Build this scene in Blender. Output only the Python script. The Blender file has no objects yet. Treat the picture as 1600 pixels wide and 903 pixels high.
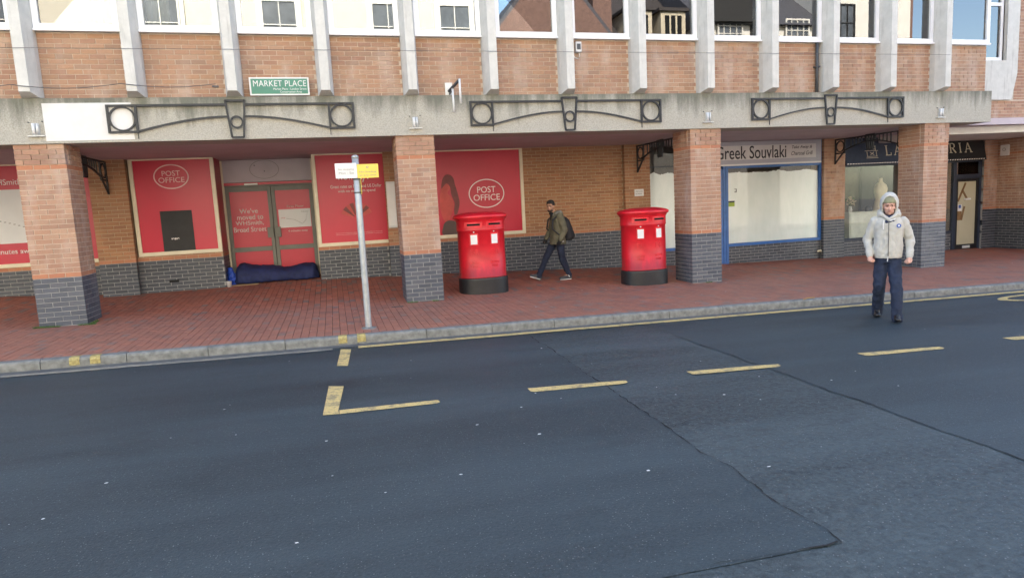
import bpy, bmesh, math, random
from mathutils import Vector, Matrix, noise
random.seed(7)
PI = math.pi
sc = bpy.context.scene
COL = sc.collection

# ------------------------------------------------------------------ camera
CAM = Vector((4.1722, -11.5847, 1.5088)); YAW, PITCH, ROLL, FPX = 0.2606, -0.1272, -0.0524, 1023.34
_cy, _sy, _cp, _sp = math.cos(YAW), math.sin(YAW), math.cos(PITCH), math.sin(PITCH)
FWD = Vector((_sy*_cp, _cy*_cp, _sp)); _r = Vector((_cy, -_sy, 0)); _u = _r.cross(FWD)
RGT = math.cos(ROLL)*_r + math.sin(ROLL)*_u; UPV = -math.sin(ROLL)*_r + math.cos(ROLL)*_u
cd = bpy.data.cameras.new('camera'); cam = bpy.data.objects.new('camera', cd); COL.objects.link(cam)
cd.sensor_width = 36; cd.sensor_fit = 'HORIZONTAL'; cd.lens = FPX*36/1600; cd.clip_start = .05; cd.clip_end = 2000
cam.matrix_world = Matrix(((RGT.x, UPV.x, -FWD.x, CAM.x), (RGT.y, UPV.y, -FWD.y, CAM.y), (RGT.z, UPV.z, -FWD.z, CAM.z), (0, 0, 0, 1)))
sc.camera = cam
# ------------------------------------------------------------------ sky, sun, exposure
SUN_EL, SUN_AZ = math.radians(34), math.radians(-8)      # sun stands behind the arcade building
w = bpy.data.worlds.new('World'); sc.world = w; w.use_nodes = True
nt = w.node_tree; bgn = nt.nodes['Background']; sky = nt.nodes.new('ShaderNodeTexSky'); sky.sky_type = 'NISHITA'
sky.sun_disc = False; sky.sun_elevation = SUN_EL; sky.sun_rotation = SUN_AZ; sky.air_density = 1.0; sky.dust_density = 1.2
nt.links.new(sky.outputs[0], bgn.inputs[0]); bgn.inputs[1].default_value = 0.15
sd = bpy.data.lights.new('sun', 'SUN'); sd.energy = 4.5; sd.angle = math.radians(.5); sd.color = (1, .93, .82)
sun = bpy.data.objects.new('sun', sd); COL.objects.link(sun)
SDIR = Vector((math.sin(SUN_AZ)*math.cos(SUN_EL), math.cos(SUN_AZ)*math.cos(SUN_EL), math.sin(SUN_EL)))
sun.rotation_euler = (-SDIR).to_track_quat('-Z', 'Y').to_euler(); sun.location = (0, 30, 40)
vs = sc.view_settings; vs.view_transform = 'Standard'; vs.look = 'None'; vs.exposure = 2.3; vs.gamma = 1
sc.render.engine = 'CYCLES'; sc.cycles.max_bounces = 8; sc.cycles.diffuse_bounces = 4; sc.cycles.transparent_max_bounces = 12
sc.render.resolution_x, sc.render.resolution_y = 1024, 577

# ------------------------------------------------------------------ ground levels
S = -0.0208                                   # the street falls to the right
_BT = [(-30, .18), (-2, .18), (-.4, .11), (.3, .12), (1.9, .155), (3.9, .20), (5.5, .20), (8.1, .15), (9.8, .115), (10.7, .092), (13.85, .018), (16.6, .02), (22, .04), (60, .04)]
def bfall(x):
    for (a, p), (b, q) in zip(_BT, _BT[1:]):
        if x <= b: return p + (q-p)*max(0, (x-a))/(b-a)
    return _BT[-1][1]
def gz(x, y):                                 # pavement level
    return S*x + max(0, min(1.35, y/3.1))*bfall(x)
def rz(x): return S*x - .115                  # road level
def scr(p):                                   # rough screen position, only used to rank pieces by size in view
    d = Vector(p)-CAM; z = d.dot(FWD)
    if z < .1: return None
    return 800+FPX*d.dot(RGT)/z, 451.5-FPX*d.dot(UPV)/z, z

# ------------------------------------------------------------------ materials
M = {}
def _new(name):
    m = bpy.data.materials.new(name); m.use_nodes = True; n = m.node_tree
    return m, n, n.nodes['Principled BSDF']
def mixrgb(n, fac, a, b):
    x = n.nodes.new('ShaderNodeMix'); x.data_type = 'RGBA'
    for k, v in ((0, fac), (6, a), (7, b)):
        if hasattr(v, 'type') or hasattr(v, 'is_linked'): n.links.new(v, x.inputs[k])
        else: x.inputs[k].default_value = v if k == 0 else (*v, 1)[:4]
    return x.outputs[2]
def tc(n, scale=(1, 1, 1), kind='Object'):
    t = n.nodes.new('ShaderNodeTexCoord'); mp = n.nodes.new('ShaderNodeMapping'); mp.inputs[3].default_value = scale
    n.links.new(t.outputs[kind], mp.inputs[0]); return mp.outputs[0]
def geo_pos(n, scale=(1, 1, 1)):
    t = n.nodes.new('ShaderNodeNewGeometry'); mp = n.nodes.new('ShaderNodeMapping'); mp.inputs[3].default_value = scale
    n.links.new(t.outputs['Position'], mp.inputs[0]); return mp.outputs[0]
def nz(n, vec, scale, detail=4, rough=.6):
    t = n.nodes.new('ShaderNodeTexNoise'); t.inputs['Scale'].default_value = scale; t.inputs['Detail'].default_value = detail
    t.inputs['Roughness'].default_value = rough; n.links.new(vec, t.inputs['Vector']); return t.outputs[0]
def ramp(n, fac, stops):
    r = n.nodes.new('ShaderNodeValToRGB'); n.links.new(fac, r.inputs[0]); e = r.color_ramp.elements
    while len(e) < len(stops): e.new(.5)
    for el, (p, c) in zip(e, stops):
        el.position = p; el.color = (c, c, c, 1) if isinstance(c, (int, float)) else (*c, 1)
    return r.outputs[0]
def bump(n, b, h, strength, dist=.01):
    x = n.nodes.new('ShaderNodeBump'); x.inputs['Strength'].default_value = strength; x.inputs['Distance'].default_value = dist
    n.links.new(h, x.inputs['Height']); n.links.new(x.outputs[0], b.inputs['Normal'])
def mat(name, col, rough=.7, var=.12, ns=6, bmp=0, bs=60, metal=0, spec=.5, coat=0):
    if name in M: return M[name]
    m, n, b = _new(name); v = geo_pos(n)
    lo = tuple(c*(1-var) for c in col); hi = tuple(min(1, c*(1+var)) for c in col)
    c = mixrgb(n, ramp(n, nz(n, v, ns), [(.3, 0), (.7, 1)]), lo, hi)
    n.links.new(c, b.inputs['Base Color']); b.inputs['Roughness'].default_value = rough; b.inputs['Metallic'].default_value = metal
    b.inputs['Specular IOR Level'].default_value = spec; b.inputs['Coat Weight'].default_value = coat
    if bmp: bump(n, b, nz(n, v, bs, 3), bmp)
    M[name] = m; return m
def piece_rand(n):
    oi = n.nodes.new('ShaderNodeObjectInfo'); g = n.nodes.new('ShaderNodeNewGeometry')
    a = n.nodes.new('ShaderNodeMath'); a.operation = 'ADD'; n.links.new(oi.outputs['Random'], a.inputs[0]); n.links.new(g.outputs['Random Per Island'], a.inputs[1])
    f = n.nodes.new('ShaderNodeMath'); f.operation = 'FRACT'; n.links.new(a.outputs[0], f.inputs[0]); return f.outputs[0]
def brickmat(name, cols, rough=.85, dirt=(.2, .17, .15), dirtamt=.25, bloom=0):
    m, n, b = _new(name); r = piece_rand(n); v = geo_pos(n)
    k = len(cols)-1
    c = ramp(n, r, [(i/k, cc) for i, cc in enumerate(cols)])
    g = nz(n, v, 45, 3); c = mixrgb(n, ramp(n, g, [(.35, 0.0), (.75, .35)]), c, tuple(x*.62 for x in cols[0]))
    d = nz(n, v, 1.1, 4); c = mixrgb(n, ramp(n, d, [(.5, 0), (.8, dirtamt)]), c, dirt)
    if bloom:                                  # pale efflorescence
        e = nz(n, geo_pos(n, (2.4, 2.4, .8)), 1.3, 3); c = mixrgb(n, ramp(n, e, [(.5, 0), (.72, bloom)]), c, (.58, .48, .41))
    n.links.new(c, b.inputs['Base Color']); b.inputs['Roughness'].default_value = rough
    bump(n, b, g, .4, .004); M[name] = m; return m
brickmat('brick_pink', [(.41, .228, .148), (.455, .268, .175), (.355, .188, .128), (.485, .305, .205), (.325, .192, .135), (.43, .242, .16)], bloom=.5, dirt=(.24, .18, .15), dirtamt=.35)
brickmat('brick_spandrel', [(.40, .228, .145), (.445, .262, .165), (.345, .188, .125), (.47, .295, .192), (.325, .205, .142), (.425, .245, .145), (.37, .208, .142)], bloom=.42, dirt=(.24, .19, .16), dirtamt=.4)
brickmat('brick_tan', [(.37, .190, .098), (.42, .225, .118), (.31, .150, .080), (.39, .22, .13), (.44, .21, .11)], dirt=(.22, .11, .065), dirtamt=.6)
brickmat('brick_orange', [(.46, .195, .105), (.50, .225, .125), (.43, .175, .10)])
brickmat('brick_blue', [(.052, .060, .076), (.072, .080, .098), (.042, .048, .060), (.085, .092, .108)], rough=.5, dirt=(.11, .115, .12), dirtamt=.3)
brickmat('brick_blue_pale', [(.068, .080, .105), (.095, .106, .13), (.055, .064, .084), (.12, .126, .145)], rough=.55, dirt=(.2, .205, .21), dirtamt=.45)
mat('mortar_pale', (.56, .46, .36), .95, .15, 12); mat('mortar_grey', (.33, .33, .32), .95, .2, 12); mat('mortar_tan', (.46, .34, .22), .95, .15, 12)
def paver_mat():
    m, n, b = _new('paver'); r = piece_rand(n); v = geo_pos(n)
    c = ramp(n, r, [(0, (.35, .112, .064)), (.4, (.42, .138, .080)), (.7, (.29, .092, .058)), (.9, (.39, .150, .095)), (.95, (.21, .155, .14)), (1, (.19, .145, .13))])
    c = mixrgb(n, ramp(n, nz(n, v, 30, 3), [(.35, 0), (.75, .3)]), c, (.12, .06, .05))
    sx = n.nodes.new('ShaderNodeSeparateXYZ'); n.links.new(v, sx.inputs[0])
    wob = nz(n, v, .7, 3); ad = n.nodes.new('ShaderNodeMath'); ad.operation = 'MULTIPLY_ADD'; n.links.new(wob, ad.inputs[0]); ad.inputs[1].default_value = 1.6; n.links.new(sx.outputs[1], ad.inputs[2])
    mr = n.nodes.new('ShaderNodeMapRange'); n.links.new(ad.outputs[0], mr.inputs[0]); mr.inputs[1].default_value = .5; mr.inputs[2].default_value = 1.5; mr.inputs[3].default_value = .42; mr.inputs[4].default_value = 0
    c = mixrgb(n, mr.outputs[0], c, (.36, .19, .135))       # rained-on part is greyed by grime
    c = mixrgb(n, ramp(n, nz(n, v, 2.2, 5, .7), [(.48, 0), (.74, .65)]), c, (.15, .092, .075))
    n.links.new(c, b.inputs['Base Color']); b.inputs['Roughness'].default_value = .62
    bump(n, b, nz(n, v, 90, 3), .35, .004); M['paver'] = m
paver_mat()
mat('paver_bed', (.05, .036, .033), .95, .2, 20)
def postbox_mat():
    m, n, b = _new('postbox_red2'); v = tc(n)
    c = mixrgb(n, ramp(n, nz(n, v, 4, 4), [(.35, 0), (.7, 1)]), (.50, .008, .018), (.68, .012, .026))
    sx = n.nodes.new('ShaderNodeSeparateXYZ'); n.links.new(v, sx.inputs[0])
    ad = n.nodes.new('ShaderNodeMath'); ad.operation = 'MULTIPLY_ADD'; n.links.new(nz(n, tc(n, (5, 5, 1.5)), 2.5, 5, .7), ad.inputs[0]); ad.inputs[1].default_value = -.7; n.links.new(sx.outputs[2], ad.inputs[2])
    mr = n.nodes.new('ShaderNodeMapRange'); n.links.new(ad.outputs[0], mr.inputs[0]); mr.inputs[1].default_value = -.12; mr.inputs[2].default_value = .22; mr.inputs[3].default_value = .65; mr.inputs[4].default_value = 0
    c = mixrgb(n, mr.outputs[0], c, (.20, .03, .03))           # splashed dirt above the plinth
    c = mixrgb(n, ramp(n, nz(n, v, 11, 5, .8), [(.60, 0), (.72, .5)]), c, (.42, .06, .06))
    n.links.new(c, b.inputs['Base Color']); b.inputs['Roughness'].default_value = .42; bump(n, b, nz(n, v, 18, 3), .12, .01); M['postbox_red2'] = m
postbox_mat()
def concrete_mat():
    m, n, b = _new('beam_concrete'); v = geo_pos(n)
    c = mixrgb(n, ramp(n, nz(n, v, 55, 4, .75), [(.35, 0), (.65, 1)]), (.32, .30, .25), (.50, .475, .41))
    c = mixrgb(n, ramp(n, nz(n, v, 160, 2), [(.62, 0), (.7, .6)]), c, (.58, .55, .49))
    sx = n.nodes.new('ShaderNodeSeparateXYZ'); n.links.new(v, sx.inputs[0])
    st = nz(n, geo_pos(n, (2.6, 2.6, .35)), 1.5, 5, .7)       # dark algae running from the top edge
    ad = n.nodes.new('ShaderNodeMath'); ad.operation = 'MULTIPLY_ADD'; n.links.new(st, ad.inputs[0]); ad.inputs[1].default_value = 1.25; n.links.new(sx.outputs[2], ad.inputs[2])
    mr = n.nodes.new('ShaderNodeMapRange'); n.links.new(ad.outputs[0], mr.inputs[0]); mr.inputs[1].default_value = 3.74; mr.inputs[2].default_value = 4.10; mr.inputs[3].default_value = 0; mr.inputs[4].default_value = .85
    c = mixrgb(n, mr.outputs[0], c, (.12, .125, .095))
    n.links.new(c, b.inputs['Base Color']); b.inputs['Roughness'].default_value = .9
    bump(n, b, nz(n, v, 70, 4, .7), .6, .008); M['beam_concrete'] = m
concrete_mat()
def fin_mat():
    m, n, b = _new('fin_concrete'); v = geo_pos(n)
    c = mixrgb(n, ramp(n, nz(n, v, 5, 5, .7), [(.3, 0), (.7, 1)]), (.54, .53, .49), (.66, .645, .60))
    c = mixrgb(n, ramp(n, nz(n, geo_pos(n, (6, 6, .7)), 2.2, 4), [(.56, 0), (.75, .45)]), c, (.27, .26, .23))
    n.links.new(c, b.inputs['Base Color']); b.inputs['Roughness'].default_value = .88
    bump(n, b, nz(n, v, 50, 3), .3, .005); M['fin_concrete'] = m
fin_mat()
mat('white_render', (.72, .71, .68), .8, .06, 4, .2, 30)
mat('upvc', (.82, .82, .82), .35, .03, 3)
mat('soffit', (.50, .43, .46), .75, .1, 1.5)
mat('cream_paint', (.72, .66, .50), .5, .08, 5)
mat('poster_red', (.52, .018, .048), .35, .06, 1.2)
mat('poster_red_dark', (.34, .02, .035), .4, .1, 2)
mat('poster_white', (.66, .67, .68), .4, .05, 3)
mat('print_white', (.80, .76, .74), .5, .05, 8)
mat('print_faded', (.72, .50, .48), .5, .1, 8)
mat('print_dark', (.09, .055, .05), .5, .15, 8)
mat('print_skin', (.52, .07, .06), .5, .15, 5)
mat('print_hair', (.17, .035, .035), .5, .2, 9)
mat('print_blue', (.03, .10, .40), .4)
mat('black_board', (.018, .018, .02), .6, .3, 6)
mat('door_grey', (.17, .175, .155), .5, .1, 5)
mat('lilac_panel', (.46, .42, .46), .6, .08, 2)
mat('iron', (.022, .024, .027), .55, .3, 20)
mat('blue_paint', (.03, .13, .40), .4, .12, 8)
mat('navy_paint', (.022, .032, .055), .45, .15, 6)
mat('black_paint', (.014, .015, .017), .4, .2, 6)
mat('fascia_grey', (.40, .41, .47), .5, .06, 3); mat('fascia_pale', (.62, .62, .62), .5, .05, 3)
mat('ink', (.02, .022, .03), .5); mat('gold', (.55, .50, .38), .4, .1, 9)
mat('fabric_navy', (.035, .05, .085), .85, .15, 10); mat('fabric_black', (.014, .015, .017), .85, .15, 10)
mat('postbox_red', (.62, .010, .022), .38, .22, 5, .12, 25, coat=.1)
mat('postbox_lid', (.42, .035, .05), .5, .3, 5)
mat('postbox_black', (.016, .017, .019), .45, .3, 6, .1, 30)
mat('slot_black', (.004, .004, .004), .9)
mat('plate_white', (.70, .70, .69), .35, .04, 6)
mat('galvanised', (.40, .42, .43), .42, .14, 14, metal=.35)
mat('sign_green', (.055, .22, .15), .45, .12, 4); mat('sign_yellow', (.80, .60, .10), .45, .06, 6); mat('sign_white', (.80, .82, .84), .4, .04, 6)
mat('sign_ink', (.25, .25, .24), .5)
mat('kerb_yellow', (.36, .30, .12), .85, .35, 30)
mat('gutter', (.10, .10, .098), .85, .25, 12, .5, 50)
mat('pane_grey', (.10, .11, .12), .2, .4, 1.5)
mat('kerb_stone', (.19, .195, .185), .8, .35, 11, .6, 60)
mat('pale_metal', (.62, .63, .62), .4, .08, 10, metal=.2); mat('dark_lead', (.07, .075, .08), .6)
mat('cardboard', (.36, .24, .13), .9); mat('cup_white', (.78, .77, .74), .6)
mat('skin', (.60, .345, .265), .55, .12, 30); mat('skin_brown', (.36, .195, .125), .55, .12, 30)
mat('hair_black', (.012, .010, .009), .7); mat('eye_dark', (.02, .015, .012), .3); mat('lip', (.33, .13, .11), .5); mat('brow', (.09, .05, .03), .8)
mat('stubble', (.46, .26, .195), .8, .1, 40); mat('beard', (.05, .03, .022), .9, .2, 60)
mat('hoodie_grey', (.50, .495, .46), .95, .07, 14, .35, 160); mat('hood_lining', (.22, .235, .17), .95, .12, 20); mat('beanie', (.24, .24, .15), .95, .1, 30)
mat('jeans_navy', (.017, .027, .058), .9, .25, 9, .3, 120); mat('tee_navy', (.02, .03, .075), .9); mat('shoe_black', (.012, .012, .013), .4)
mat('parka_olive', (.115, .105, .065), .85, .18, 10, .3, 100); mat('parka_lining', (.20, .19, .16), .95, .15, 30); mat('jeans_dark', (.011, .017, .038), .9, .3, 9, .3, 120)
mat('glove_black', (.010, .010, .011), .8); mat('pack_black', (.012, .013, .016), .7, .3, 14, .2, 60); mat('shoe_grey', (.05, .052, .058), .8); mat('sole_white', (.6, .6, .58), .7); mat('sock_white', (.75, .75, .73), .9)
mat('bag_navy', (.012, .020, .085), .75, .3, 8, .3, 40); mat('bag_blue', (.02, .07, .42), .4, .2, 10)
mat('wood_offcut', (.20, .115, .05), .8, .2, 12); mat('cabinet_white', (.66, .69, .62), .5); mat('dress_ivory', (.74, .66, .50), .8, .08, 12, .2, 30)
mat('shop_wall', (.20, .19, .13), .9); mat('leaf_green', (.06, .13, .025), .7, .3, 30); mat('flower_cream', (.70, .58, .38), .8, .2, 30)
mat('litter_pale', (.72, .72, .70), .8); mat('stick', (.45, .25, .08), .8)
mat('room_dark', (.14, .13, .12), .9); mat('curtain', (.52, .47, .41), .9, .12, 5); mat('curtain_grey', (.30, .27, .25), .9, .12, 5)
mat('cable', (.10, .09, .085), .7); mat('cable_white', (.75, .73, .70), .6)
mat('wall_cream', (.66, .61, .49), .85, .05, 2); mat('wall_white', (.74, .71, .64), .85, .05, 2); mat('roof_dark', (.055, .047, .045), .85, .3, 10); mat('roof_slate', (.075, .075, .085), .7, .3, 10)
mat('house_brick', (.20, .12, .095), .9, .2, 8); mat('timber_black', (.02, .019, .018), .7); mat('stone_trim', (.55, .48, .36), .85); mat('chimney_pot', (.42, .15, .07), .85); mat('upper_concrete', (.42, .40, .36), .9)
mat('ground', (.16, .15, .14), .95); mat('opp_paving', (.25, .23, .21), .9)
def whitewash_mat():
    m, n, b = _new('whitewash'); v = geo_pos(n, (1, 1, .35))
    c = mixrgb(n, ramp(n, nz(n, v, 3.5, 5, .7), [(.35, 0), (.7, 1)]), (.70, .79, .79), (.80, .87, .88))
    n.links.new(c, b.inputs['Base Color']); b.inputs['Roughness'].default_value = .45; M['whitewash'] = m
whitewash_mat()
def glass_mat(name, refl, tint=(1, 1, 1)):
    m = bpy.data.materials.new(name); m.use_nodes = True; n = m.node_tree; n.nodes.clear()
    o = n.nodes.new('ShaderNodeOutputMaterial'); mx = n.nodes.new('ShaderNodeMixShader'); t = n.nodes.new('ShaderNodeBsdfTransparent'); g = n.nodes.new('ShaderNodeBsdfGlossy')
    t.inputs[0].default_value = (*tint, 1); g.inputs['Roughness'].default_value = .0; f = n.nodes.new('ShaderNodeFresnel'); f.inputs[0].default_value = refl
    n.links.new(f.outputs[0], mx.inputs[0]); n.links.new(t.outputs[0], mx.inputs[1]); n.links.new(g.outputs[0], mx.inputs[2]); n.links.new(mx.outputs[0], o.inputs[0]); M[name] = m
glass_mat('glass_upper', 2.6, (.8, .85, .85)); glass_mat('glass_wash', 1.22, (.99, .99, .98)); glass_mat('glass_shop', 1.32, (.97, .98, .96))
def asphalt(name, lo, hi, speck, grain, bstr):
    m, n, b = _new(name); v = geo_pos(n)
    c = mixrgb(n, ramp(n, nz(n, v, grain, 4, .8), [(.36, 0), (.64, 1)]), lo, hi)
    big = nz(n, geo_pos(n, (.12, .9, 1)), 1.1, 5, .65); c = mixrgb(n, ramp(n, big, [(.42, 0), (.68, .6)]), c, tuple(x*1.5 for x in hi))
    oil = nz(n, geo_pos(n, (.6, 1.0, 1)), 1.7, 5, .7); c = mixrgb(n, ramp(n, oil, [(.58, 0), (.74, .7)]), c, tuple(x*.8 for x in lo))
    vo = n.nodes.new('ShaderNodeTexVoronoi'); vo.inputs['Scale'].default_value = speck; n.links.new(v, vo.inputs['Vector'])
    sel = n.nodes.new('ShaderNodeSeparateColor'); n.links.new(vo.outputs['Color'], sel.inputs[0])
    s1 = ramp(n, sel.outputs[0], [(.55, 0), (.95, 1)]); s2 = ramp(n, vo.outputs['Distance'], [(.12, 1), (.24, 0)])
    ml = n.nodes.new('ShaderNodeMath'); ml.operation = 'MULTIPLY'; n.links.new(s1, ml.inputs[0]); n.links.new(s2, ml.inputs[1])
    c = mixrgb(n, ml.outputs[0], c, (.21, .225, .23))
    n.links.new(c, b.inputs['Base Color']); b.inputs['Roughness'].default_value = .58
    b.inputs['Specular IOR Level'].default_value = .5; bump(n, b, nz(n, v, grain*.8, 3, .8), bstr, .012); M[name] = m
asphalt('asphalt_rough', (.006, .0115, .0145), (.044, .062, .069), 48, 26, 1.0)
asphalt('asphalt_smooth', (.009, .0175, .0225), (.029, .046, .055), 58, 60, .5)
mat('tar_joint', (.012, .012, .013), .9)
def paint_mat():
    m, n, b = _new('road_yellow'); v = geo_pos(n)
    c = mixrgb(n, ramp(n, nz(n, v, 60, 4, .8), [(.50, 0), (.66, .8)]), (.62, .45, .17), (.12, .115, .10))
    w_ = nz(n, v, 7, 5, .75); c = mixrgb(n, ramp(n, w_, [(.50, 0), (.62, .75)]), c, (.20, .17, .11)); n.links.new(c, b.inputs['Base Color']); b.inputs['Roughness'].default_value = .8; M['road_yellow'] = m
    m, n, b = _new('road_worn'); c = mixrgb(n, ramp(n, nz(n, geo_pos(n, (2, 40, 1)), 3, 4, .8), [(.42, 0), (.55, 1)]), (.42, .37, .27), (.11, .11, .11))
    n.links.new(c, b.inputs['Base Color']); b.inputs['Roughness'].default_value = .8; M['road_worn'] = m
paint_mat()

# ------------------------------------------------------------------ mesh helpers
def link(o, parent=None):
    COL.objects.link(o)
    if parent is not None: o.parent = parent
    return o
def tag(o, label=None, cat=None, group=None, kind=None):
    if label: o['label'] = label
    if cat: o['category'] = cat
    if group: o['group'] = group
    if kind: o['kind'] = kind
    return o
def empty(name, loc=(0, 0, 0), rz_=0, **k):
    o = bpy.data.objects.new(name, None); o.location = loc; o.rotation_euler = (0, 0, rz_); o.empty_display_size = .2
    link(o); return tag(o, **k)
class MB:
    def __init__(s): s.v = []; s.f = []
    def add(s, vs, fs):
        o = len(s.v); s.v += [tuple(p) for p in vs]; s.f += [tuple(i+o for i in f) for f in fs]; return s
    def box(s, x0, x1, y0, y1, z0, z1):
        return s.add([(x0, y0, z0), (x1, y0, z0), (x1, y1, z0), (x0, y1, z0), (x0, y0, z1), (x1, y0, z1), (x1, y1, z1), (x0, y1, z1)],
                     [(0, 3, 2, 1), (4, 5, 6, 7), (0, 1, 5, 4), (1, 2, 6, 5), (2, 3, 7, 6), (3, 0, 4, 7)])
    def prism(s, pts, a, b):                  # outline pts, swept from offset vector a to b
        n = len(pts); A = [Vector(p)+Vector(a) for p in pts]; B = [Vector(p)+Vector(b) for p in pts]
        return s.add(A+B, [tuple(range(n))[::-1], tuple(range(n, 2*n))]+[(i, (i+1) % n, n+(i+1) % n, n+i) for i in range(n)])
    def xz(s, pts, y0, y1): return s.prism([(x, 0, z) for x, z in pts], (0, y0, 0), (0, y1, 0))
    def xy(s, pts, z0, z1): return s.prism([(x, y, 0) for x, y in pts], (0, 0, z0), (0, 0, z1))
    def bar(s, p, q, w, t=None, up=(0, 0, 1)):
        p, q = Vector(p), Vector(q); d = (q-p).normalized(); up = Vector(up)
        if abs(d.dot(up)) > .98: up = Vector((0, 1, 0)) if abs(d.y) < .9 else Vector((1, 0, 0))
        a = d.cross(up).normalized(); b = a.cross(d); t = t or w
        o = [a*sx*w/2+b*sz*t/2 for sx, sz in ((-1, -1), (1, -1), (1, 1), (-1, 1))]
        return s.add([p+k for k in o]+[q+k for k in o], [(0, 1, 2, 3), (7, 6, 5, 4), (0, 4, 5, 1), (1, 5, 6, 2), (2, 6, 7, 3), (3, 7, 4, 0)])
    def tube(s, pts, r, n=8):
        pts = [Vector(p) for p in pts]; R = r if isinstance(r, (list, tuple)) else [r]*len(pts); V = []
        for i, p in enumerate(pts):
            d = (pts[min(i+1, len(pts)-1)]-pts[max(i-1, 0)]).normalized(); up = Vector((0, 0, 1)) if abs(d.z) < .9 else Vector((1, 0, 0))
            a = d.cross(up).normalized(); b = a.cross(d)
            V += [p+(a*math.cos(2*PI*k/n)+b*math.sin(2*PI*k/n))*R[i] for k in range(n)]
        F = [(i*n+k, i*n+(k+1) % n, (i+1)*n+(k+1) % n, (i+1)*n+k) for i in range(len(pts)-1) for k in range(n)]
        F += [tuple(range(n))[::-1], tuple((len(pts)-1)*n+k for k in range(n))]
        return s.add(V, F)
    def ring(s, c, r, w, t, axis='y', n=28, rz2=None):       # flat ring, bar width w, thickness t; stands in the xz (or yz) plane
        r2 = rz2 or r; V = []
        for k in range(n):
            a = 2*PI*k/n; cx, sz = math.cos(a), math.sin(a)
            for rr, yy in ((-w/2, -t/2), (w/2, -t/2), (w/2, t/2), (-w/2, t/2)):
                u, z = (r+rr)*cx, (r2+rr)*sz
                V.append((c[0]+u, c[1]+yy, c[2]+z) if axis == 'y' else (c[0]+yy, c[1]+u, c[2]+z))
        F = [(4*k+j, 4*k+(j+1) % 4, 4*((k+1) % n)+(j+1) % 4, 4*((k+1) % n)+j) for k in range(n) for j in range(4)]
        return s.add(V, F)
    def build(s, name, m, parent=None, smooth=False, bevel=0, fix=True):
        me = bpy.data.meshes.new(name); me.from_pydata(s.v, [], s.f)
        bm = bmesh.new(); bm.from_mesh(me)
        if fix: bmesh.ops.recalc_face_normals(bm, faces=bm.faces)
        if bevel: bmesh.ops.bevel(bm, geom=list(bm.edges), offset=bevel, segments=2, affect='EDGES', profile=.5)
        bm.to_mesh(me); bm.free()
        if smooth:
            for p in me.polygons: p.use_smooth = True
        me.materials.append(M[m] if isinstance(m, str) else m)
        return link(bpy.data.objects.new(name, me), parent)
def B(name, m, parent, *args, **k):
    bev = k.pop('bevel', 0); return MB().box(*args).build(name, m, parent, bevel=bev)
def text(body, x0, x1, z0, z1, y, m, parent, name='lettering', thick=.002, bold=0, gap=1.0, shear=0, spacing=1.0, plane='xz'):
    cu = bpy.data.curves.new('t', 'FONT'); cu.body = body; cu.align_x = 'CENTER'; cu.size = 1; cu.offset = bold; cu.space_line = gap; cu.shear = shear; cu.space_character = spacing
    cu.resolution_u = 4; o = bpy.data.objects.new('t', cu); COL.objects.link(o); bpy.context.view_layer.update()
    me = bpy.data.meshes.new_from_object(o.evaluated_get(bpy.context.evaluated_depsgraph_get())); bpy.data.objects.remove(o)
    X = [v.co.x for v in me.vertices]; Y = [v.co.y for v in me.vertices]; a, b, c, d = min(X), max(X), min(Y), max(Y)
    bm = bmesh.new(); bm.from_mesh(me)
    for v in bm.verts:
        v.co = Vector((x0+(v.co.x-a)/(b-a)*(x1-x0), y, z0+(v.co.y-c)/(d-c)*(z1-z0)))
    r = bmesh.ops.extrude_face_region(bm, geom=bm.faces[:]); bmesh.ops.translate(bm, vec=(0, -thick, 0), verts=[g for g in r['geom'] if isinstance(g, bmesh.types.BMVert)])
    bmesh.ops.recalc_face_normals(bm, faces=bm.faces); bm.to_mesh(me); bm.free(); me.name = name; me.materials.clear(); me.materials.append(M[m])
    return link(bpy.data.objects.new(name, me), parent)

# ------------------------------------------------------------------ brick pieces
BRICKS = []
def brick_face(host, x0, y0, ang, width, z0, z1, za, matfn, proudfn=lambda z: 0, depth=.1025, start=0, wid=.215, hgt=.065):
    u = Vector((math.cos(ang), math.sin(ang), 0)); n = Vector((math.sin(ang), -math.cos(ang), 0)); step = wid+.01; ch = hgt+.01
    k0 = math.floor((z0-za)/ch+1e-6); k = k0
    while za+k*ch < z1-.01:
        zb, zt = max(z0, za+k*ch), min(z1, za+k*ch+hgt)
        s = -(step/2 if (k+start) % 2 else 0)
        while s < width-.02:
            a, b = max(0, s), min(width, s+wid)
            if b-a > .03 and zt-zb > .02:
                zc = (zb+zt)/2; mm = matfn(zc)
                if mm:
                    p = Vector((x0, y0, 0))+u*((a+b)/2)+n*(proudfn(zc)+random.uniform(-.0028, .0022)); p.z = zb+random.uniform(-.001, .001)
                    BRICKS.append([host, b-a-random.choice((0, 0, .002, .004)), zt-zb, depth, mm, p, ang, n])
            s += step
        k += 1
def brick_geom(L, h, d): return [(-L/2, 0, 0), (L/2, 0, 0), (L/2, d, 0), (-L/2, d, 0), (-L/2, 0, h), (L/2, 0, h), (L/2, d, h), (-L/2, d, h)], [(0, 3, 2, 1), (4, 5, 6, 7), (0, 1, 5, 4), (1, 2, 6, 5), (2, 3, 7, 6), (3, 0, 4, 7)]
_BM = {}
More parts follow.
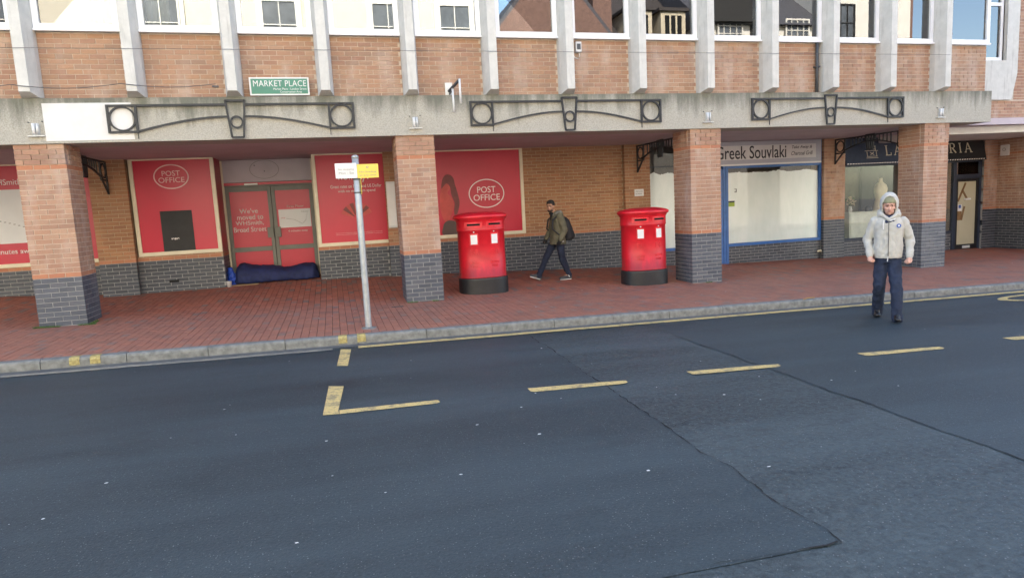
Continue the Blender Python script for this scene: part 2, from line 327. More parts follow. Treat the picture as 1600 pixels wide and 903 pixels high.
def flush_bricks(stuff_parent, name='brickwork', limit=300):
    global BRICKS
    def score(b):
        q = scr(b[5])
        if not q or not (0 <= q[0] <= 1600 and 0 <= q[1] <= 903): return 0
        f = -(b[5]-CAM).normalized().dot(b[7])
        return max(0, f)*b[1]*b[2]/q[2]**2*(1 if b[5].y < 1.5 else .4)
    BRICKS.sort(key=score, reverse=True)
    for host, L, h, d, m, p, ang, n in BRICKS[:limit]:
        key = (round(L, 3), round(h, 3), round(d, 3), m)
        if key not in _BM:
            me = bpy.data.meshes.new('brick'); v, f = brick_geom(L, h, d); me.from_pydata(v, [], f); me.materials.append(M[m]); _BM[key] = me
        o = bpy.data.objects.new('brick', _BM[key]); o.location = p; o.rotation_euler = (0, 0, ang); link(o, host)
    V, F, I, mats = [], [], [], []
    for host, L, h, d, m, p, ang, n in BRICKS[limit:]:
        v, f = brick_geom(L, h, d); o = len(V); R = Matrix.Rotation(ang, 3, 'Z'); V += [R @ Vector(q)+p for q in v]; F += [tuple(i+o for i in g) for g in f]
        if m not in mats: mats.append(m)
        I += [mats.index(m)]*6
    if V:
        me = bpy.data.meshes.new(name); me.from_pydata(V, [], F)
        for m in mats: me.materials.append(M[m])
        me.polygons.foreach_set('material_index', I); o = link(bpy.data.objects.new(name, me), stuff_parent); o['kind'] = 'stuff'
    BRICKS = []

# ================================================================== THE SETTING
def slope_sheet(name, x0, x1, y0, y1, dz, m, nx=2, kind='structure', zf=None, ny=1):
    V = []; F = []
    for j in range(ny+1):
        for i in range(nx+1):
            x = x0+(x1-x0)*i/nx; y = y0+(y1-y0)*j/ny; V.append((x, y, (zf(x, y) if zf else S*x)+dz))
    F = [(j*(nx+1)+i, j*(nx+1)+i+1, (j+1)*(nx+1)+i+1, (j+1)*(nx+1)+i) for j in range(ny) for i in range(nx)]
    o = MB().add(V, F).build(name, m, fix=False); o['kind'] = kind; return o
slope_sheet('ground', -600, 600, -600, 600, -.5, 'ground')
road = slope_sheet('road', -60, 60, -16, -2.70, -.115, 'asphalt_rough', 60)
slope_sheet('opposite_pavement', -60, 60, -30, -16, 0, 'opp_paving')
def sheet_on_road(name, pts, lift, m):
    V = [(x, y, rz(x)+lift) for x, y in pts]; n = len(V)
    return MB().add(V, [tuple(range(n))]).build(name, m, road, fix=False)
def jag(a, b, n, amp):
    out = []
    for i in range(n+1):
        t = i/n; p = (Vector((*a, 0)).lerp(Vector((*b, 0)), t)); q = noise.noise(Vector((p.x*2.3, p.y*2.3, 3)))*amp+noise.noise(Vector((p.x*9, p.y*9, 1)))*amp*.35
        q += random.uniform(-.006, .006); d = Vector((b[1]-a[1], a[0]-b[0], 0)).normalized(); out.append((p.x+d.x*q, p.y+d.y*q))
    return out
def strip_sheet(name, left, right, lift, m):        # sheet between two edge lines with equal point counts
    n = len(left); V = [(x, y, rz(x)+lift) for x, y in left+right]
    return MB().add(V, [(i, n+i, n+i+1, i+1) for i in range(n-1)]).build(name, m, road, fix=False)
J1 = jag((6.62, -2.95), (6.48, -9.02), 150, .05); J2 = jag((8.36, -2.95), (8.30, -15.9), 260, .045); J3 = jag((-30, -9.1), (6.48, -9.02), 500, .05)
strip_sheet('resurfaced_patch', [(-30, y) for x, y in J1], J1, .004, 'asphalt_smooth')
strip_sheet('resurfaced_patch', J2, [(45, y) for x, y in J2], .004, 'asphalt_smooth')
def crack(pts, w0, lift=.008):
    L, R = [], []
    for i, (x, y) in enumerate(pts):
        ww = w0*max(.06, -.1+3.6*abs(noise.noise(Vector((i*.23, pts[0][0]*1.7, 7.3))))+random.uniform(-.15, .35)); a = pts[max(0, i-1)]; b = pts[min(len(pts)-1, i+1)]; d = Vector((b[1]-a[1], a[0]-b[0], 0)).normalized()
        L.append((x+d.x*ww/2, y+d.y*ww/2)); R.append((x-d.x*ww/2, y-d.y*ww/2))
    strip_sheet('road_crack', R, L, lift, 'tar_joint')
crack(J1[8:], .008); crack([p for p in J2 if p[1] < -3.9], .004); crack([p for p in J3 if p[0] > 4.6], .005)
crack(jag((6.55, -7.2), (6.95, -7.05), 10, .06), .004)
def paint(name, pts, m='road_yellow', lift=.010): return sheet_on_road(name, pts, lift, m)
# kerb side lines
def yline(x0, x1, m, w0=.13, yo=-3.07):
    n = int((x1-x0)/.3)+1; xs = [x0+(x1-x0)*i/n for i in range(n+1)]; e = lambda x: .018*noise.noise(Vector((x*.9, 0, 5)))
    strip_sheet('yellow_line', [(x, yo+e(x)-w0/2) for x in xs], [(x, yo+e(x)+w0/2) for x in xs], .010, m)
yline(4.36, 45, 'road_yellow'); yline(-30, 4.04, 'road_worn', .11)
paint('bay_marking', [(4.085, -4.05), (4.205, -4.09), (4.268, -3.17), (4.14, -3.12)])
paint('bay_marking', [(3.955, -5.90), (4.09, -5.915), (4.085, -5.80), (4.145, -4.99), (4.0, -4.93)])
paint('bay_marking', [(4.094, -5.915), (4.94, -5.915), (4.97, -5.88), (4.96, -5.81), (4.094, -5.80)])
for a, b in ((5.83, 6.80), (7.52, 8.53), (9.62, 10.66), (11.70, 12.7), (13.8, 14.8)):
    paint('bay_marking', [(a, -5.86), (a+.03, -5.885), (b-.05, -5.93), (b, -5.90), (b+.01, -5.83), (b-.25, -5.80), (a, -5.745)])
ex = [(15.35+.98*math.cos(t), -3.62+.30*math.sin(t)) for t in [math.radians(60+5*i) for i in range(49)]]
ei = [(15.35+.80*math.cos(t), -3.62+.21*math.sin(t)) for t in [math.radians(60+5*i) for i in range(49)]]
strip_sheet('road_lettering', ei, ex, .010, 'road_yellow')
# kerb and gutter
xs_ = [-40+.6*k for k in range(142)]
strip_sheet('gutter', [(x, -2.985+.012*noise.noise(Vector((x*2, 0, 9)))) for x in xs_], [(x, -2.80) for x in xs_], .006, 'gutter')
KB, KF = -2.70, -2.83
kb = slope_sheet('kerb', -40, 45, KF+.01, KB, -.02, 'mortar_grey', 40)
_km = {}
x = -8.4; i = 0
while x < 30:
    L = .912; prof = [(KB, -.2), (KB, .004), (KF+.028, .004), (KF+.008, -.006), (KF, -.03), (KF-.004, -.2)]
    me = _km.get('k')
    if not me:
        mb = MB(); mb.prism([(0, y, z) for y, z in prof], (.004, 0, 0), (L-.004, 0, 0)); o = mb.build('kerb_stone', 'kerb_stone', kb); _km['k'] = o.data
    else: o = link(bpy.data.objects.new('kerb_stone', me), kb)
    o.location = (x, 0, S*x); o.location.z += random.uniform(-.002, .002); o.location.y = random.uniform(-.003, .003); o.rotation_euler = (0, math.atan(-S), 0); x += L; i += 1
for x0 in (1.02, 1.24, 4.12, 4.36):                       # yellow loading marks on the kerb
    MB().add([(x0, KF+.014, S*x0+.006), (x0+.11, KF+.014, S*x0+.006), (x0+.11, KF-.008, S*x0-.028), (x0, KF-.008, S*x0-.028), (x0+.11, KF-.010, S*x0-.085), (x0, KF-.010, S*x0-.085), (x0+.11, KF+.10, S*x0+.009), (x0, KF+.10, S*x0+.009)],
             [(0, 3, 2, 1), (3, 5, 4, 2), (7, 0, 1, 6)]).build('yellow_kerb_mark', 'kerb_yellow', kb)
# pavement: bed plus pavers, long side across the footway
pav = slope_sheet('pavement', -20, 40, KB, 4.05, -.012, 'paver_bed', 120, zf=gz, ny=10)
P_ = []
nx0, nx1 = int(-5/.1025), int(24.2/.1025)
for i in range(nx0, nx1):
    x = i*.1025; y = KB+.005-(.1 if i % 2 else 0)
    while y < 4.0:
        a, b = max(KB+.004, y), min(4.0, y+.2)
        if b-a > .03: P_.append((x, (a+b)/2, b-a))
        y += .2035
def pscore(p):
    q = scr((p[0], p[1], gz(p[0], p[1])))
    return 0 if not q or not (0 < q[0] < 1600) else -q[2] if False else 1/q[2]**3
P_.sort(key=pscore, reverse=True)
def paver_geom(L, w=.0965): return [(-w/2, -L/2, -.03), (w/2, -L/2, -.03), (w/2, L/2, -.03), (-w/2, L/2, -.03), (-w/2, -L/2, 0), (w/2, -L/2, 0), (w/2, L/2, 0), (-w/2, L/2, 0)], [(4, 5, 6, 7), (0, 1, 5, 4), (1, 2, 6, 5), (2, 3, 7, 6), (3, 0, 4, 7)]
_pm = {}
V, F = [], []
for k, (x, y, L) in enumerate(P_):
    z = gz(x, y)+random.uniform(-.0018, .0018)
    if k < 300:
        key = round(L, 3)
        if key not in _pm:
            me = bpy.data.meshes.new('paver'); v, f = paver_geom(L); me.from_pydata(v, [], f); me.materials.append(M['paver']); _pm[key] = me
        o = link(bpy.data.objects.new('paver', _pm[key]), pav); o.location = (x, y, z); o.rotation_euler = (0, math.atan(-S), 0)
    else:
        v, f = paver_geom(L); o = len(V); dzr = z-gz(x, y); V += [(a+x, b+y, c+gz(a+x, b+y)+dzr) for a, b, c in v]; F += [tuple(i+o for i in g) for g in f]
me = bpy.data.meshes.new('pavers'); me.from_pydata(V, [], F); me.materials.append(M['paver']); o = link(bpy.data.objects.new('pavers', me), pav); o['kind'] = 'stuff'
B('drain_grate', 'dark_lead', pav, 5.02, 5.22, -.42, -.36, gz(5.1, -.4)-.02, gz(5.1, -.4)+.004)

# ================================================================== THE ARCADE BUILDING
PX = [0, 5.6628, 11.3256, 16.9884]; FP = 5.6628/4; WP = .665; HB = 2.785; BT = 3.45; SILL = 4.45
bld = empty('arcade_building', label='brick and concrete building with ground floor arcade and projecting concrete fins', cat='building')
SOF = 2.79
ZB = [.76, .735, .755, .655]
for i, px in enumerate(PX):
    zb = ZB[i]; g0 = gz(px, 0)-.12; c = WP/2-.006
    col = MB().box(px-c, px+c, .006, WP-.006, g0, zb).build('pillar', 'mortar_grey', bld)
    up = B('pillar', 'mortar_pale', bld, px-c, px+c, .006, WP-.006, zb, HB+.02); up.name = 'pillar_shaft'; col.name = 'pillar_base'
    zt = zb+.075*23
    fn = lambda z, zb=zb, zt=zt: 'brick_blue_pale' if z < zb else ('brick_orange' if z < zb+.075 or zt-.075 < z < zt else 'brick_pink')
    pr = lambda z, zt=zt: .012 if z > zt else 0
    for (x0, y0, ang, wd) in ((px-WP/2, 0, 0, WP), (px+WP/2, WP, PI, WP), (px+WP/2, .1125, PI/2, .44), (px-WP/2, WP-.1125, -PI/2, .44)):
        for host, za0, za1 in ((col, g0, zb), (up, zb, HB)):
            brick_face(host, x0, y0, ang, wd, za0, za1, zb, fn, pr)
# beam, painted patch
X0, X1 = -9, 18.43
B('beam', 'beam_concrete', bld, X0, X1, -.05, .60, HB, BT)
B('painted_panel', 'white_render', bld, .13, 1.33, -.056, -.052, HB+.035, BT-.075)
B('soffit', 'soffit', bld, X0, 23.5, .60, 4.6, SOF, SOF+.15)
# fins
for i in range(-6, 13):
    x = i*FP; y1 = .14
    pts = [(x-.13, y1), (x-.125, -.015), (x-.072, -.24), (x+.072, -.24), (x+.125, -.015), (x+.13, y1)]
    mb = MB(); n = len(pts); zb_ = [BT, BT, 3.515, 3.515, BT, BT]
    A = [(a, b, z) for (a, b), z in zip(pts, zb_)]; T = [(a, b, 9.3) for a, b in pts]
    mb.add(A+T, [(0, 1, 4, 5), (1, 2, 3, 4), tuple(range(n, 2*n))]+[(k, (k+1) % n, n+(k+1) % n, n+k) for k in range(n)])
    mb.build('fin', 'fin_concrete', bld)
for i in range(-6, 13):
    x0 = i*FP+.13; x1 = (i+1)*FP-.13 if i < 12 else X1-.02
    sp = B('spandrel', 'mortar_pale', bld, x0, x1, .105, .4, BT, SILL-.004)
    if i > -3: brick_face(sp, x0+.003, .098, 0, x1-x0-.006, BT+.004, SILL-.006, BT+.004, lambda z: 'brick_spandrel', start=i)
    # white framed window
    zt = 6.25; fw = .085; y0, y1 = .03, .11
    fr = MB().box(x0, x1, y0, y1, SILL, SILL+.10).box(x0, x1, y0, y1, zt-.08, zt).box(x0, x0+fw, y0, y1, SILL+.10, zt-.08).box(x1-fw, x1, y0, y1, SILL+.10, zt-.08).build('window', 'upvc', bld)
    MB().box(x0-.0, x1+.0, y0-.035, y0-.001, SILL-.012, SILL+.022).build('sill', 'upvc', fr)
    B('pane', 'glass_upper', fr, x0+fw, x1-fw, .07, .074, SILL+.10, zt-.08)
    B('upper_spandrel', 'upper_concrete', bld, x0, x1, .10, .4, zt, 9.3)
for i, (a, b) in {-1: (-1.2, -.3), 0: (.45, 1.22), 1: (1.62, 1.95)}.items():      # curtains behind the left windows
    n = int((b-a)/.03); L = [(a+(b-a)*k/n, .33+.03*math.sin(k*1.9)+.01*math.sin(k*.7)) for k in range(n+1)]
    V = [(x, y, z) for z in (SILL-.1, 6.3) for x, y in L]
    MB().add(V, [(k, k+1, n+2+k, n+1+k) for k in range(n)]).build('curtain', 'curtain_grey' if i < 1 else 'curtain', bld, True)
B('room_back', 'room_dark', bld, X0, X1, 3.2, 3.3, 3.2, 9); B('room_ceiling', 'room_dark', bld, X0, X1, .4, 3.2, 6.3, 6.4); B('room_floor', 'room_dark', bld, X0, X1, .4, 3.2, 3.2, 3.3)
B('roof', 'upper_concrete', bld, -40, X1, -.1, 14, 9.3, 10.2); B('rear_wall', 'upper_concrete', bld, -40, X1, 13, 14, -1, 9.3)  # unseen building mass, height and length set to shade the street
B('side_wall', 'house_brick', bld, -40, X0, -.05, 13, -1, 9.3)  # unseen mass, carried on to the left to keep the road shaded
# back walls of the arcade
YW, YP = 3.12, 3.0
zbl = .765
wall_tan = lambda zb: (lambda z: 'brick_blue' if z < zb else ('brick_orange' if z < zb+.075 else 'brick_tan'))
def wall(name, x0, x1, y, z0, z1, zb, fn=None, thick=.3):
    o = MB().box(x0+.004, x1-.004, y+.006, y+thick, z0, min(zb, z1)).build(name, 'mortar_grey', bld)
    if z1 > zb: MB().box(x0+.004, x1-.004, y+.006, y+thick, zb+.0005, z1).build(name, 'mortar_tan', bld)
    brick_face(o, x0, y, 0, x1-x0, z0, z1, zb, fn or wall_tan(zb)); return o
for i, px in enumerate(PX):
    zb = zbl if i < 3 else .69; z0 = gz(px, YP)-.1
    wall('pier', px-.33, px+.33, YP, z0, SOF, zb, thick=.5, fn=(lambda z: 'brick_blue' if z < .69 else ('brick_orange' if z < .765 else 'brick_pink')) if i == 3 else None)
wall('riser', -9, -.331, 3.38, -.02, .80, .725)
wall('riser', .331, 1.93, YW, .02, .86, zbl)
wall('riser', 3.84, 5.331, YW, .02, .825, .755)
wall('riser', 5.994, 8.50, YW, -.25, .84, zbl)
wall('wall', 8.5005, 10.994, YW, -.3, SOF, zbl)
wall('wall', 5.45, 5.56, YW-.001, 0, SOF, .75) if False else None
wall('riser', 11.66, 12.995, YW, -.4, .17, .4); wall('riser', 13.86, 16.655, YW, -.45, .165, .4)
wall('riser', 17.321, 21.05, YW, -.55, .07, .4)
brick_face(bld, 1.93, 3.23, PI/2, .75, .05, .86, zbl, wall_tan(zbl)); B('wall', 'mortar_grey', bld, 1.62, 1.924, 3.425, 4.0, 0, .855)
B('wall', 'lilac_panel', bld, 1.3, 1.90, 4.0, 4.3, .86, SOF)
B('rear_panel', 'room_dark', bld, -9, 22.9, 4.6, 4.7, -1, SOF); B('rear_panel', 'room_dark', bld, 11.6, 17, 3.9, 3.98, -1, SOF)
# neighbour at the right: side wall, upper wall, white canopy
nb = empty('neighbour_building', (0, 0, 0), label='brick building with white canopy edge at the far right', cat='building')
SX = 22.55
B('side_wall', 'mortar_grey', nb, SX+.006, SX+2.5, -.4, 3.6, -1.2, .69); B('side_wall', 'mortar_pale', nb, SX+.006, SX+2.5, -.4, 3.6, .6905, 2.62)
_n0 = len(BRICKS)
brick_face(nb, SX, 3.6, -PI/2, 3.9, -.75, 2.62, .69, lambda z: 'brick_blue' if z < .69 else ('brick_orange' if z < .765 or 2.2 < z < 2.275 else 'brick_pink'))
brick_face(nb, 22.06, 3.02, 0, .49, -.7, 2.62, .69, lambda z: 'brick_blue' if z < .69 else ('brick_orange' if z < .765 else 'brick_pink'))
B('pier', 'mortar_grey', nb, 22.06, SX+.005, 3.03, 3.5, -1, 2.62)
cv = [(18.45+.35*k, .95+.10*math.cos(k*.4)) for k in range(18)]
mb = MB()
mb.xy(cv+[(24.5, 3.4), (18.45, 3.4)], 2.63, 2.88); mb.build('canopy', 'white_render', nb)
B('upper_wall', 'mortar_pale', nb, 18.46, 26, 1.107, 1.5, 2.88, 3.60)
brick_face(nb, 18.46, 1.10, 0, 7.0, 2.88, 3.42, 2.88, lambda z: 'brick_pink')
MB().xz([(19.2, 3.42), (20.38, 3.42), (20.53, 4.05), (20.55, 9.3), (20.15, 9.3), (20.17, 4.34), (19.2, 4.34)], 1.02, 1.107).build('window_surround', 'fin_concrete', nb)
B('upper_wall', 'mortar_pale', nb, 20.4, 26, 1.108, 1.5, 3.6005, 9.3)
brick_face(nb, 20.55, 1.10, 0, 1.9, 3.43, 6.4, 2.88, lambda z: 'brick_pink')
fr = MB().box(19.2, 20.15, 1.12, 1.2, 4.345, 4.43).box(20.07, 20.15, 1.12, 1.2, 4.43, 9).box(19.2, 20.07, 1.12, 1.2, 5.62, 5.7).build('window', 'upvc', nb)
B('pane', 'glass_upper', fr, 18.5, 20.07, 1.15, 1.154, 4.43, 9)
B('room_back', 'room_dark', nb, 18.5, 24, 3.2, 3.3, 3.3, 9.3); B('room_floor', 'room_dark', nb, 18.5, 24, 1.5, 3.2, 3.2, 3.3)
B('roof', 'upper_concrete', nb, 18.43, 60, 1.0, 14, 9.3, 9.9); B('side_wall', 'house_brick', nb, 26, 60, 1.1, 13, -2, 9.3)  # unseen neighbour mass, sized to continue the shade over the street
flush_bricks(bld)

# ------------------------------------------------------------------ poster windows
def poster_window(label, x0, x1, z0, z1, y, fw=.075, panel='poster_red', cat='poster'):
    e = empty('poster_window', ((x0+x1)/2, y, z0), label=label, cat=cat)
    o = lambda *a: (a[0]-(x0+x1)/2, a[1]-(x0+x1)/2, a[2]-y, a[3]-y, a[4]-z0, a[5]-z0)
    mb = MB(); f0, f1 = y-.02, y+.06
    for bx in ((x0, x1, f0, f1, z0, z0+fw), (x0, x1, f0, f1, z1-.03, z1), (x0, x0+fw, f0, f1, z0+fw, z1-.03), (x1-fw, x1, f0, f1, z0+fw, z1-.03)): mb.box(*o(*bx))
    mb.build('window_frame', 'cream_paint', e, bevel=.006)
    B('poster_panel', panel, e, *o(x0+fw, x1-fw, y+.015, y+.04, z0+fw, z1-.03))
    return e, (lambda px, pz: (px-(x0+x1)/2, pz-z0))
def po_oval(e, cx, cz, rx, rz2, m, yy=.013):
    MB().ring((cx, yy-.001, cz), rx, .022, .004, n=44, rz2=rz2).build('oval_ring', m, e)
    text('POST', cx-rx*.53, cx+rx*.53, cz+rz2*.06, cz+rz2*.50, yy, m, e); text('OFFICE', cx-rx*.76, cx+rx*.76, cz-rz2*.50, cz-rz2*.06, yy, m, e)
# first: post office poster with black board
e, f = poster_window('red poster window with white oval emblem and a black square board in its lower half', .36, 1.93, .86, SOF, YW)
cx, cz = f(1.115, 2.43); po_oval(e, cx, cz, .315, .235, 'print_faded')
a, c = f(.83, .935); b, d = f(1.42, 1.75); B('black_board', 'black_board', e, a, b, .008, .0145, c, d)
mb = MB()
for k in range(5):
    q = a+.16+k*.03; mb.add([(q, .006, c+.24+.02*math.sin(k*2)), (q+.028, .006, c+.235), (q+.02, .006, c+.27), (q+.004, .006, c+.268)], [(0, 1, 2, 3)])
mb.build('torn_paper', 'print_white', e)
# return panel into the doorway
B('return_panel', 'poster_red_dark', empty('poster_return', (1.93, 3.2, .86), label='dark red side panel turning into the doorway recess', cat='panel'), -.06, -.005, .0, .78, .0, SOF-.86)
# second
e, f = poster_window('red holiday money poster window behind the grey signpost', 3.845, 5.46, .825, SOF, YW)
def tx(body, x0, x1, z0, z1, m='print_white', yy=.0135, **k):
    a, c = f(x0, z0); b, d = f(x1, z1); text(body, a, b, c, d, yy, m, e, **k)
tx('holiday?', 4.37, 5.02, 2.17, 2.42, bold=.006); tx('Great rates on Euro and US Dollar', 4.19, 5.27, 2.055, 2.125, bold=.006); tx('with no minimum spend', 4.34, 5.13, 1.945, 2.02, bold=.006)
for zz in (1.085, 1.05): tx('Terms and conditions apply subject to availability at branches', 4.22, 5.22, zz, zz+.018, 'print_faded')
a, c = f(4.70, 1.40)
for k in range(9):                                           # printed fan of notes
    t = math.radians(-62+15.5*k); ux, uz = math.sin(t), math.cos(t); px_, pz_ = uz, -ux
    MB().add([(a+ux*r_+px_*s_, .0135-.0004*k, c+uz*r_+pz_*s_) for r_, s_ in ((.08, -.02), (.08, .02), (.34, .055), (.34, -.055))], [(0, 1, 2, 3)]).build('printed_note', 'print_hair' if k % 2 else 'print_skin', e)
# third
e, f = poster_window('large red poster window with woman print and white oval behind the nearest post box', 6.0, 8.50, .84, SOF, YW)
cx, cz = f(7.615, 1.80); po_oval(e, cx, cz, .405, .315, 'print_white')
def shape(pts, m, nm, yy): 
    q = [f(*p) for p in pts]; MB().add([(u, yy, v) for u, v in q], [tuple(range(len(q)))]).build(nm, m, e)
def smooth(pts, n=4):
    out = []; N = len(pts)
    for i in range(N):
        p0, p1, p2, p3 = [Vector((*pts[(i+k-1) % N], 0)) for k in range(4)]
        for j in range(n):
            t = j/n; out.append(tuple((.5*((2*p1)+(p2-p0)*t+(2*p0-5*p1+4*p2-p3)*t*t+(3*p1-p0-3*p2+p3)*t**3)).to_2d()))
    return out
shape(smooth([(6.58, 1.95), (6.63, 2.18), (6.74, 2.26), (6.86, 2.19), (6.90, 2.02), (6.95, 1.82), (6.98, 1.62), (6.93, 1.42), (6.86, 1.30), (6.84, 1.45), (6.86, 1.62), (6.80, 1.80), (6.78, 1.98), (6.70, 2.06)]), 'print_hair', 'printed_hair', .0138)
shape(smooth([(6.58, 1.97), (6.60, 2.10), (6.68, 2.15), (6.77, 2.08), (6.78, 1.95), (6.72, 1.85), (6.80, 1.74), (6.85, 1.58), (6.80, 1.42), (6.72, 1.25), (6.62, 1.22), (6.55, 1.4), (6.53, 1.7)]), 'print_skin', 'printed_figure', .0142)
shape(smooth([(6.56, .92), (6.57, 1.10), (6.62, 1.20), (6.74, 1.24), (6.87, 1.19), (6.93, 1.05), (6.92, .90)]), 'print_dark', 'printed_dress', .0130)
# left: route poster
e, f = poster_window('red and white route map poster behind the leftmost brick pillar', -3.9, -.335, .80, SOF, 3.38)
tx('WHSmith', -2.16, -1.615, 2.40, 2.51, yy=.0135, bold=.0)
a, c = f(-3.82, 1.27); b, d = f(-.62, 2.31); B('map_panel', 'poster_white', e, a, b, .009, .0145, c, d)
tx('4 minutes away', -2.36, -1.52, 1.035, 1.165, bold=.008)
for k in range(26):
    t = k/25; q = f(-2.9+1.9*t, 1.85-.46*t*t-.12*t); MB().box(q[0], q[0]+.035, .006, .0085, q[1]-.006, q[1]+.006).build('printed_dash', 'print_dark', e)

# ------------------------------------------------------------------ boarded double doors
YD = 4.0
ent = empty('double_door', (2.87, YD, gz(2.9, YD)), label='grey framed double doors with red moving notices above the sleeping bag', cat='door')
lx = lambda x: x-2.87
lz = lambda z: z-gz(2.9, YD)
zg = 0
MB().box(lx(1.905), lx(1.965), -.06, .03, zg, lz(SOF)-.01).box(lx(3.80), lx(3.838), -.06, .03, zg, lz(SOF)-.01).build('jamb', 'cream_paint', ent)
def leaf(x0, x1, hx):
    st = .075
    d = MB().box(lx(x0), lx(x0+st), -.03, .03, zg+.01, lz(2.20)).box(lx(x1-st), lx(x1), -.03, .03, zg+.01, lz(2.20)).box(lx(x0+st), lx(x1-st), -.03, .03, lz(2.10), lz(2.20)).box(lx(x0+st), lx(x1-st), -.03, .03, lz(.785), lz(.885)).box(lx(x0+st), lx(x1-st), -.03, .03, zg+.01, zg+.13).build('door_leaf', 'door_grey', ent, bevel=.004)
    B('notice_panel', 'poster_red', d, lx(x0+st), lx(x1-st), -.01, .01, lz(.885), lz(2.10)); B('kick_panel', 'poster_red', d, lx(x0+st), lx(x1-st), -.008, .012, zg+.13, lz(.785))
    B('lock_box', 'door_grey', d, lx(hx-.065), lx(hx+.065), -.075, -.031, lz(1.07), lz(1.30), bevel=.008)
    MB().tube([(lx(hx), -.10, lz(.78)), (lx(hx), -.10, lz(1.05))], .011).build('pull_handle', 'pale_metal', d) if False else None
    return d
d = leaf(1.97, 2.905, 2.83)
for k, (s_, a, b) in enumerate((("We've", 2.22, 2.60), ('moved to', 2.16, 2.70), ('WHSmith,', 2.12, 2.70), ('Broad Street', 2.07, 2.745))):
    z1_ = 1.735-.135*k; text(s_, lx(a), lx(b), lz(z1_-.11), lz(z1_), -.0115, 'print_white', d, bold=.006)
d = leaf(2.915, 3.795, 2.985)
text('First Floor', lx(3.22), lx(3.58), lz(1.71), lz(1.765), -.0115, 'print_faded', d, bold=.006)
B('map_print', 'poster_white', d, lx(3.03), lx(3.71), -.014, -.011, lz(1.27), lz(1.675)); text('4 minutes away', lx(3.2), lx(3.62), lz(1.155), lz(1.215), -.0115, 'print_white', d, bold=.006)
text('WHS', lx(3.07), lx(3.16), lz(1.47), lz(1.50), -.0145, 'poster_red', d); text('Library', lx(3.52), lx(3.67), lz(1.585), lz(1.63), -.0145, 'sign_ink', d)
MB().tube([(lx(3.18), -.0145, lz(1.47)), (lx(3.35), -.0145, lz(1.44)), (lx(3.52), -.0145, lz(1.34)), (lx(3.60), -.0145, lz(1.42)), (lx(3.64), -.0145, lz(1.57))], .004, 5).build('printed_route', 'sign_ink', d)
B('fascia_panel', 'lilac_panel', ent, lx(1.905), lx(3.838), -.02, .03, lz(2.305), lz(SOF)-.008); B('red_strip', 'poster_red', ent, lx(1.966), lx(3.80), -.045, .0, lz(2.24), lz(2.295)); B('door_head', 'door_grey', ent, lx(1.966), lx(3.80), -.035, .03, lz(2.205), lz(2.235))
B('door_closer', 'pale_metal', ent, lx(2.38), lx(2.66), -.10, -.047, lz(2.235), lz(2.275), bevel=.008)
MB().ring((lx(2.82), -.021, lz(2.57)), .30, .009, .003, n=40, rz2=.20).build('ghost_sign_outline', 'door_grey', ent)
for q in ((2.62, 2.66), (2.82, 2.53)): MB().ring((lx(q[0]), -.022, lz(q[1])), .007, .012, .006, n=8).build('bolt', 'dark_lead', ent)

# notice case behind the second pillar
e = empty('notice_case', (5.44, YP, 1.15), label='slim pale notice case on brick pier behind second pillar', cat='notice'); B('case_body', 'pale_metal', e, -.09, .10, -.05, -.002, 0, 1.0, bevel=.01); B('case_face', 'plate_white', e, -.07, .08, -.055, -.051, .05, .95)
# wall plaque by third pier
e = empty('wall_plaque', (11.36, YP, 1.56), label='small white plaque with dark lettering on brick pier', cat='plaque')
B('plate', 'plate_white', e, -.13, .11, -.018, -.002, 0, .165, bevel=.004); text('PRIVATE', -.10, .08, .095, .13, -.0185, 'sign_ink', e); text('NO PARKING', -.10, .06, .04, .07, -.0185, 'sign_ink', e)

# ------------------------------------------------------------------ souvlaki shop front
sh = empty('takeaway_shopfront', (14.3, YW, -.3), label='closed takeaway shop front with blue frame and whitewashed windows', cat='shop front')
sx = lambda x: x-14.3
szz = lambda z: z+.3
fb = MB()
for bx in ((11.66, 13.715, -.03, .05, .17, .235), (13.855, 16.655, -.03, .05, .165, .235), (13.79, 13.86, -.04, .05, -.295, 2.20), (16.59, 16.655, -.03, .05, .235, SOF), (13.72, 13.79, -.03, .05, -.295, 2.20), (13.0, 13.06, -.03, .05, -.295, 2.2), (13.86, 16.59, -.03, .05, 2.13, 2.19)):
    fb.box(sx(bx[0]), sx(bx[1]), bx[2], bx[3], szz(bx[4]), szz(bx[5]))
fb.build('window_frame', 'blue_paint', sh, bevel=.004)
def washed(x0, x1, z0, z1, nm='whitewash'):
    n = 60; top = [(x0+(x1-x0)*k/n, z1+.06*noise.noise(Vector((x0+k*.11, 2, 0)))+.03*noise.noise(Vector((k*.55, 5, 0)))) for k in range(n+1)]
    V = [(sx(a), .036, szz(z0)) for a, b in top]+[(sx(a), .036, szz(b)) for a, b in top]
    MB().add(V, [(k, k+1, n+2+k, n+1+k) for k in range(n)]).build(nm, 'whitewash', sh)
washed(13.86, 16.59, .24, 2.02); washed(11.665, 13.0, .24, 2.08)
B('pane', 'glass_wash', sh, sx(13.86), sx(16.59), .02, .026, szz(.235), szz(2.13)); B('pane', 'glass_wash', sh, sx(11.665), sx(13.0), .02, .026, szz(.235), szz(2.75))
B('glazing_bar', 'dark_lead', sh, sx(11.665), sx(13), -.01, .018, szz(2.22), szz(2.26))
dr = B('door', 'blue_paint', sh, sx(13.065), sx(13.10), -.02, .04, szz(-.28), szz(2.13)); MB().box(sx(13.10), sx(13.715), -.02, .04, szz(1.98), szz(2.13)).box(sx(13.66), sx(13.715), -.02, .04, szz(-.28), szz(1.98)).box(sx(13.10), sx(13.66), -.02, .04, szz(.70), szz(.82)).build('door_rail', 'blue_paint', dr); B('door_pane', 'whitewash', dr, sx(13.10), sx(13.66), .01, .02, szz(-.28), szz(1.98))
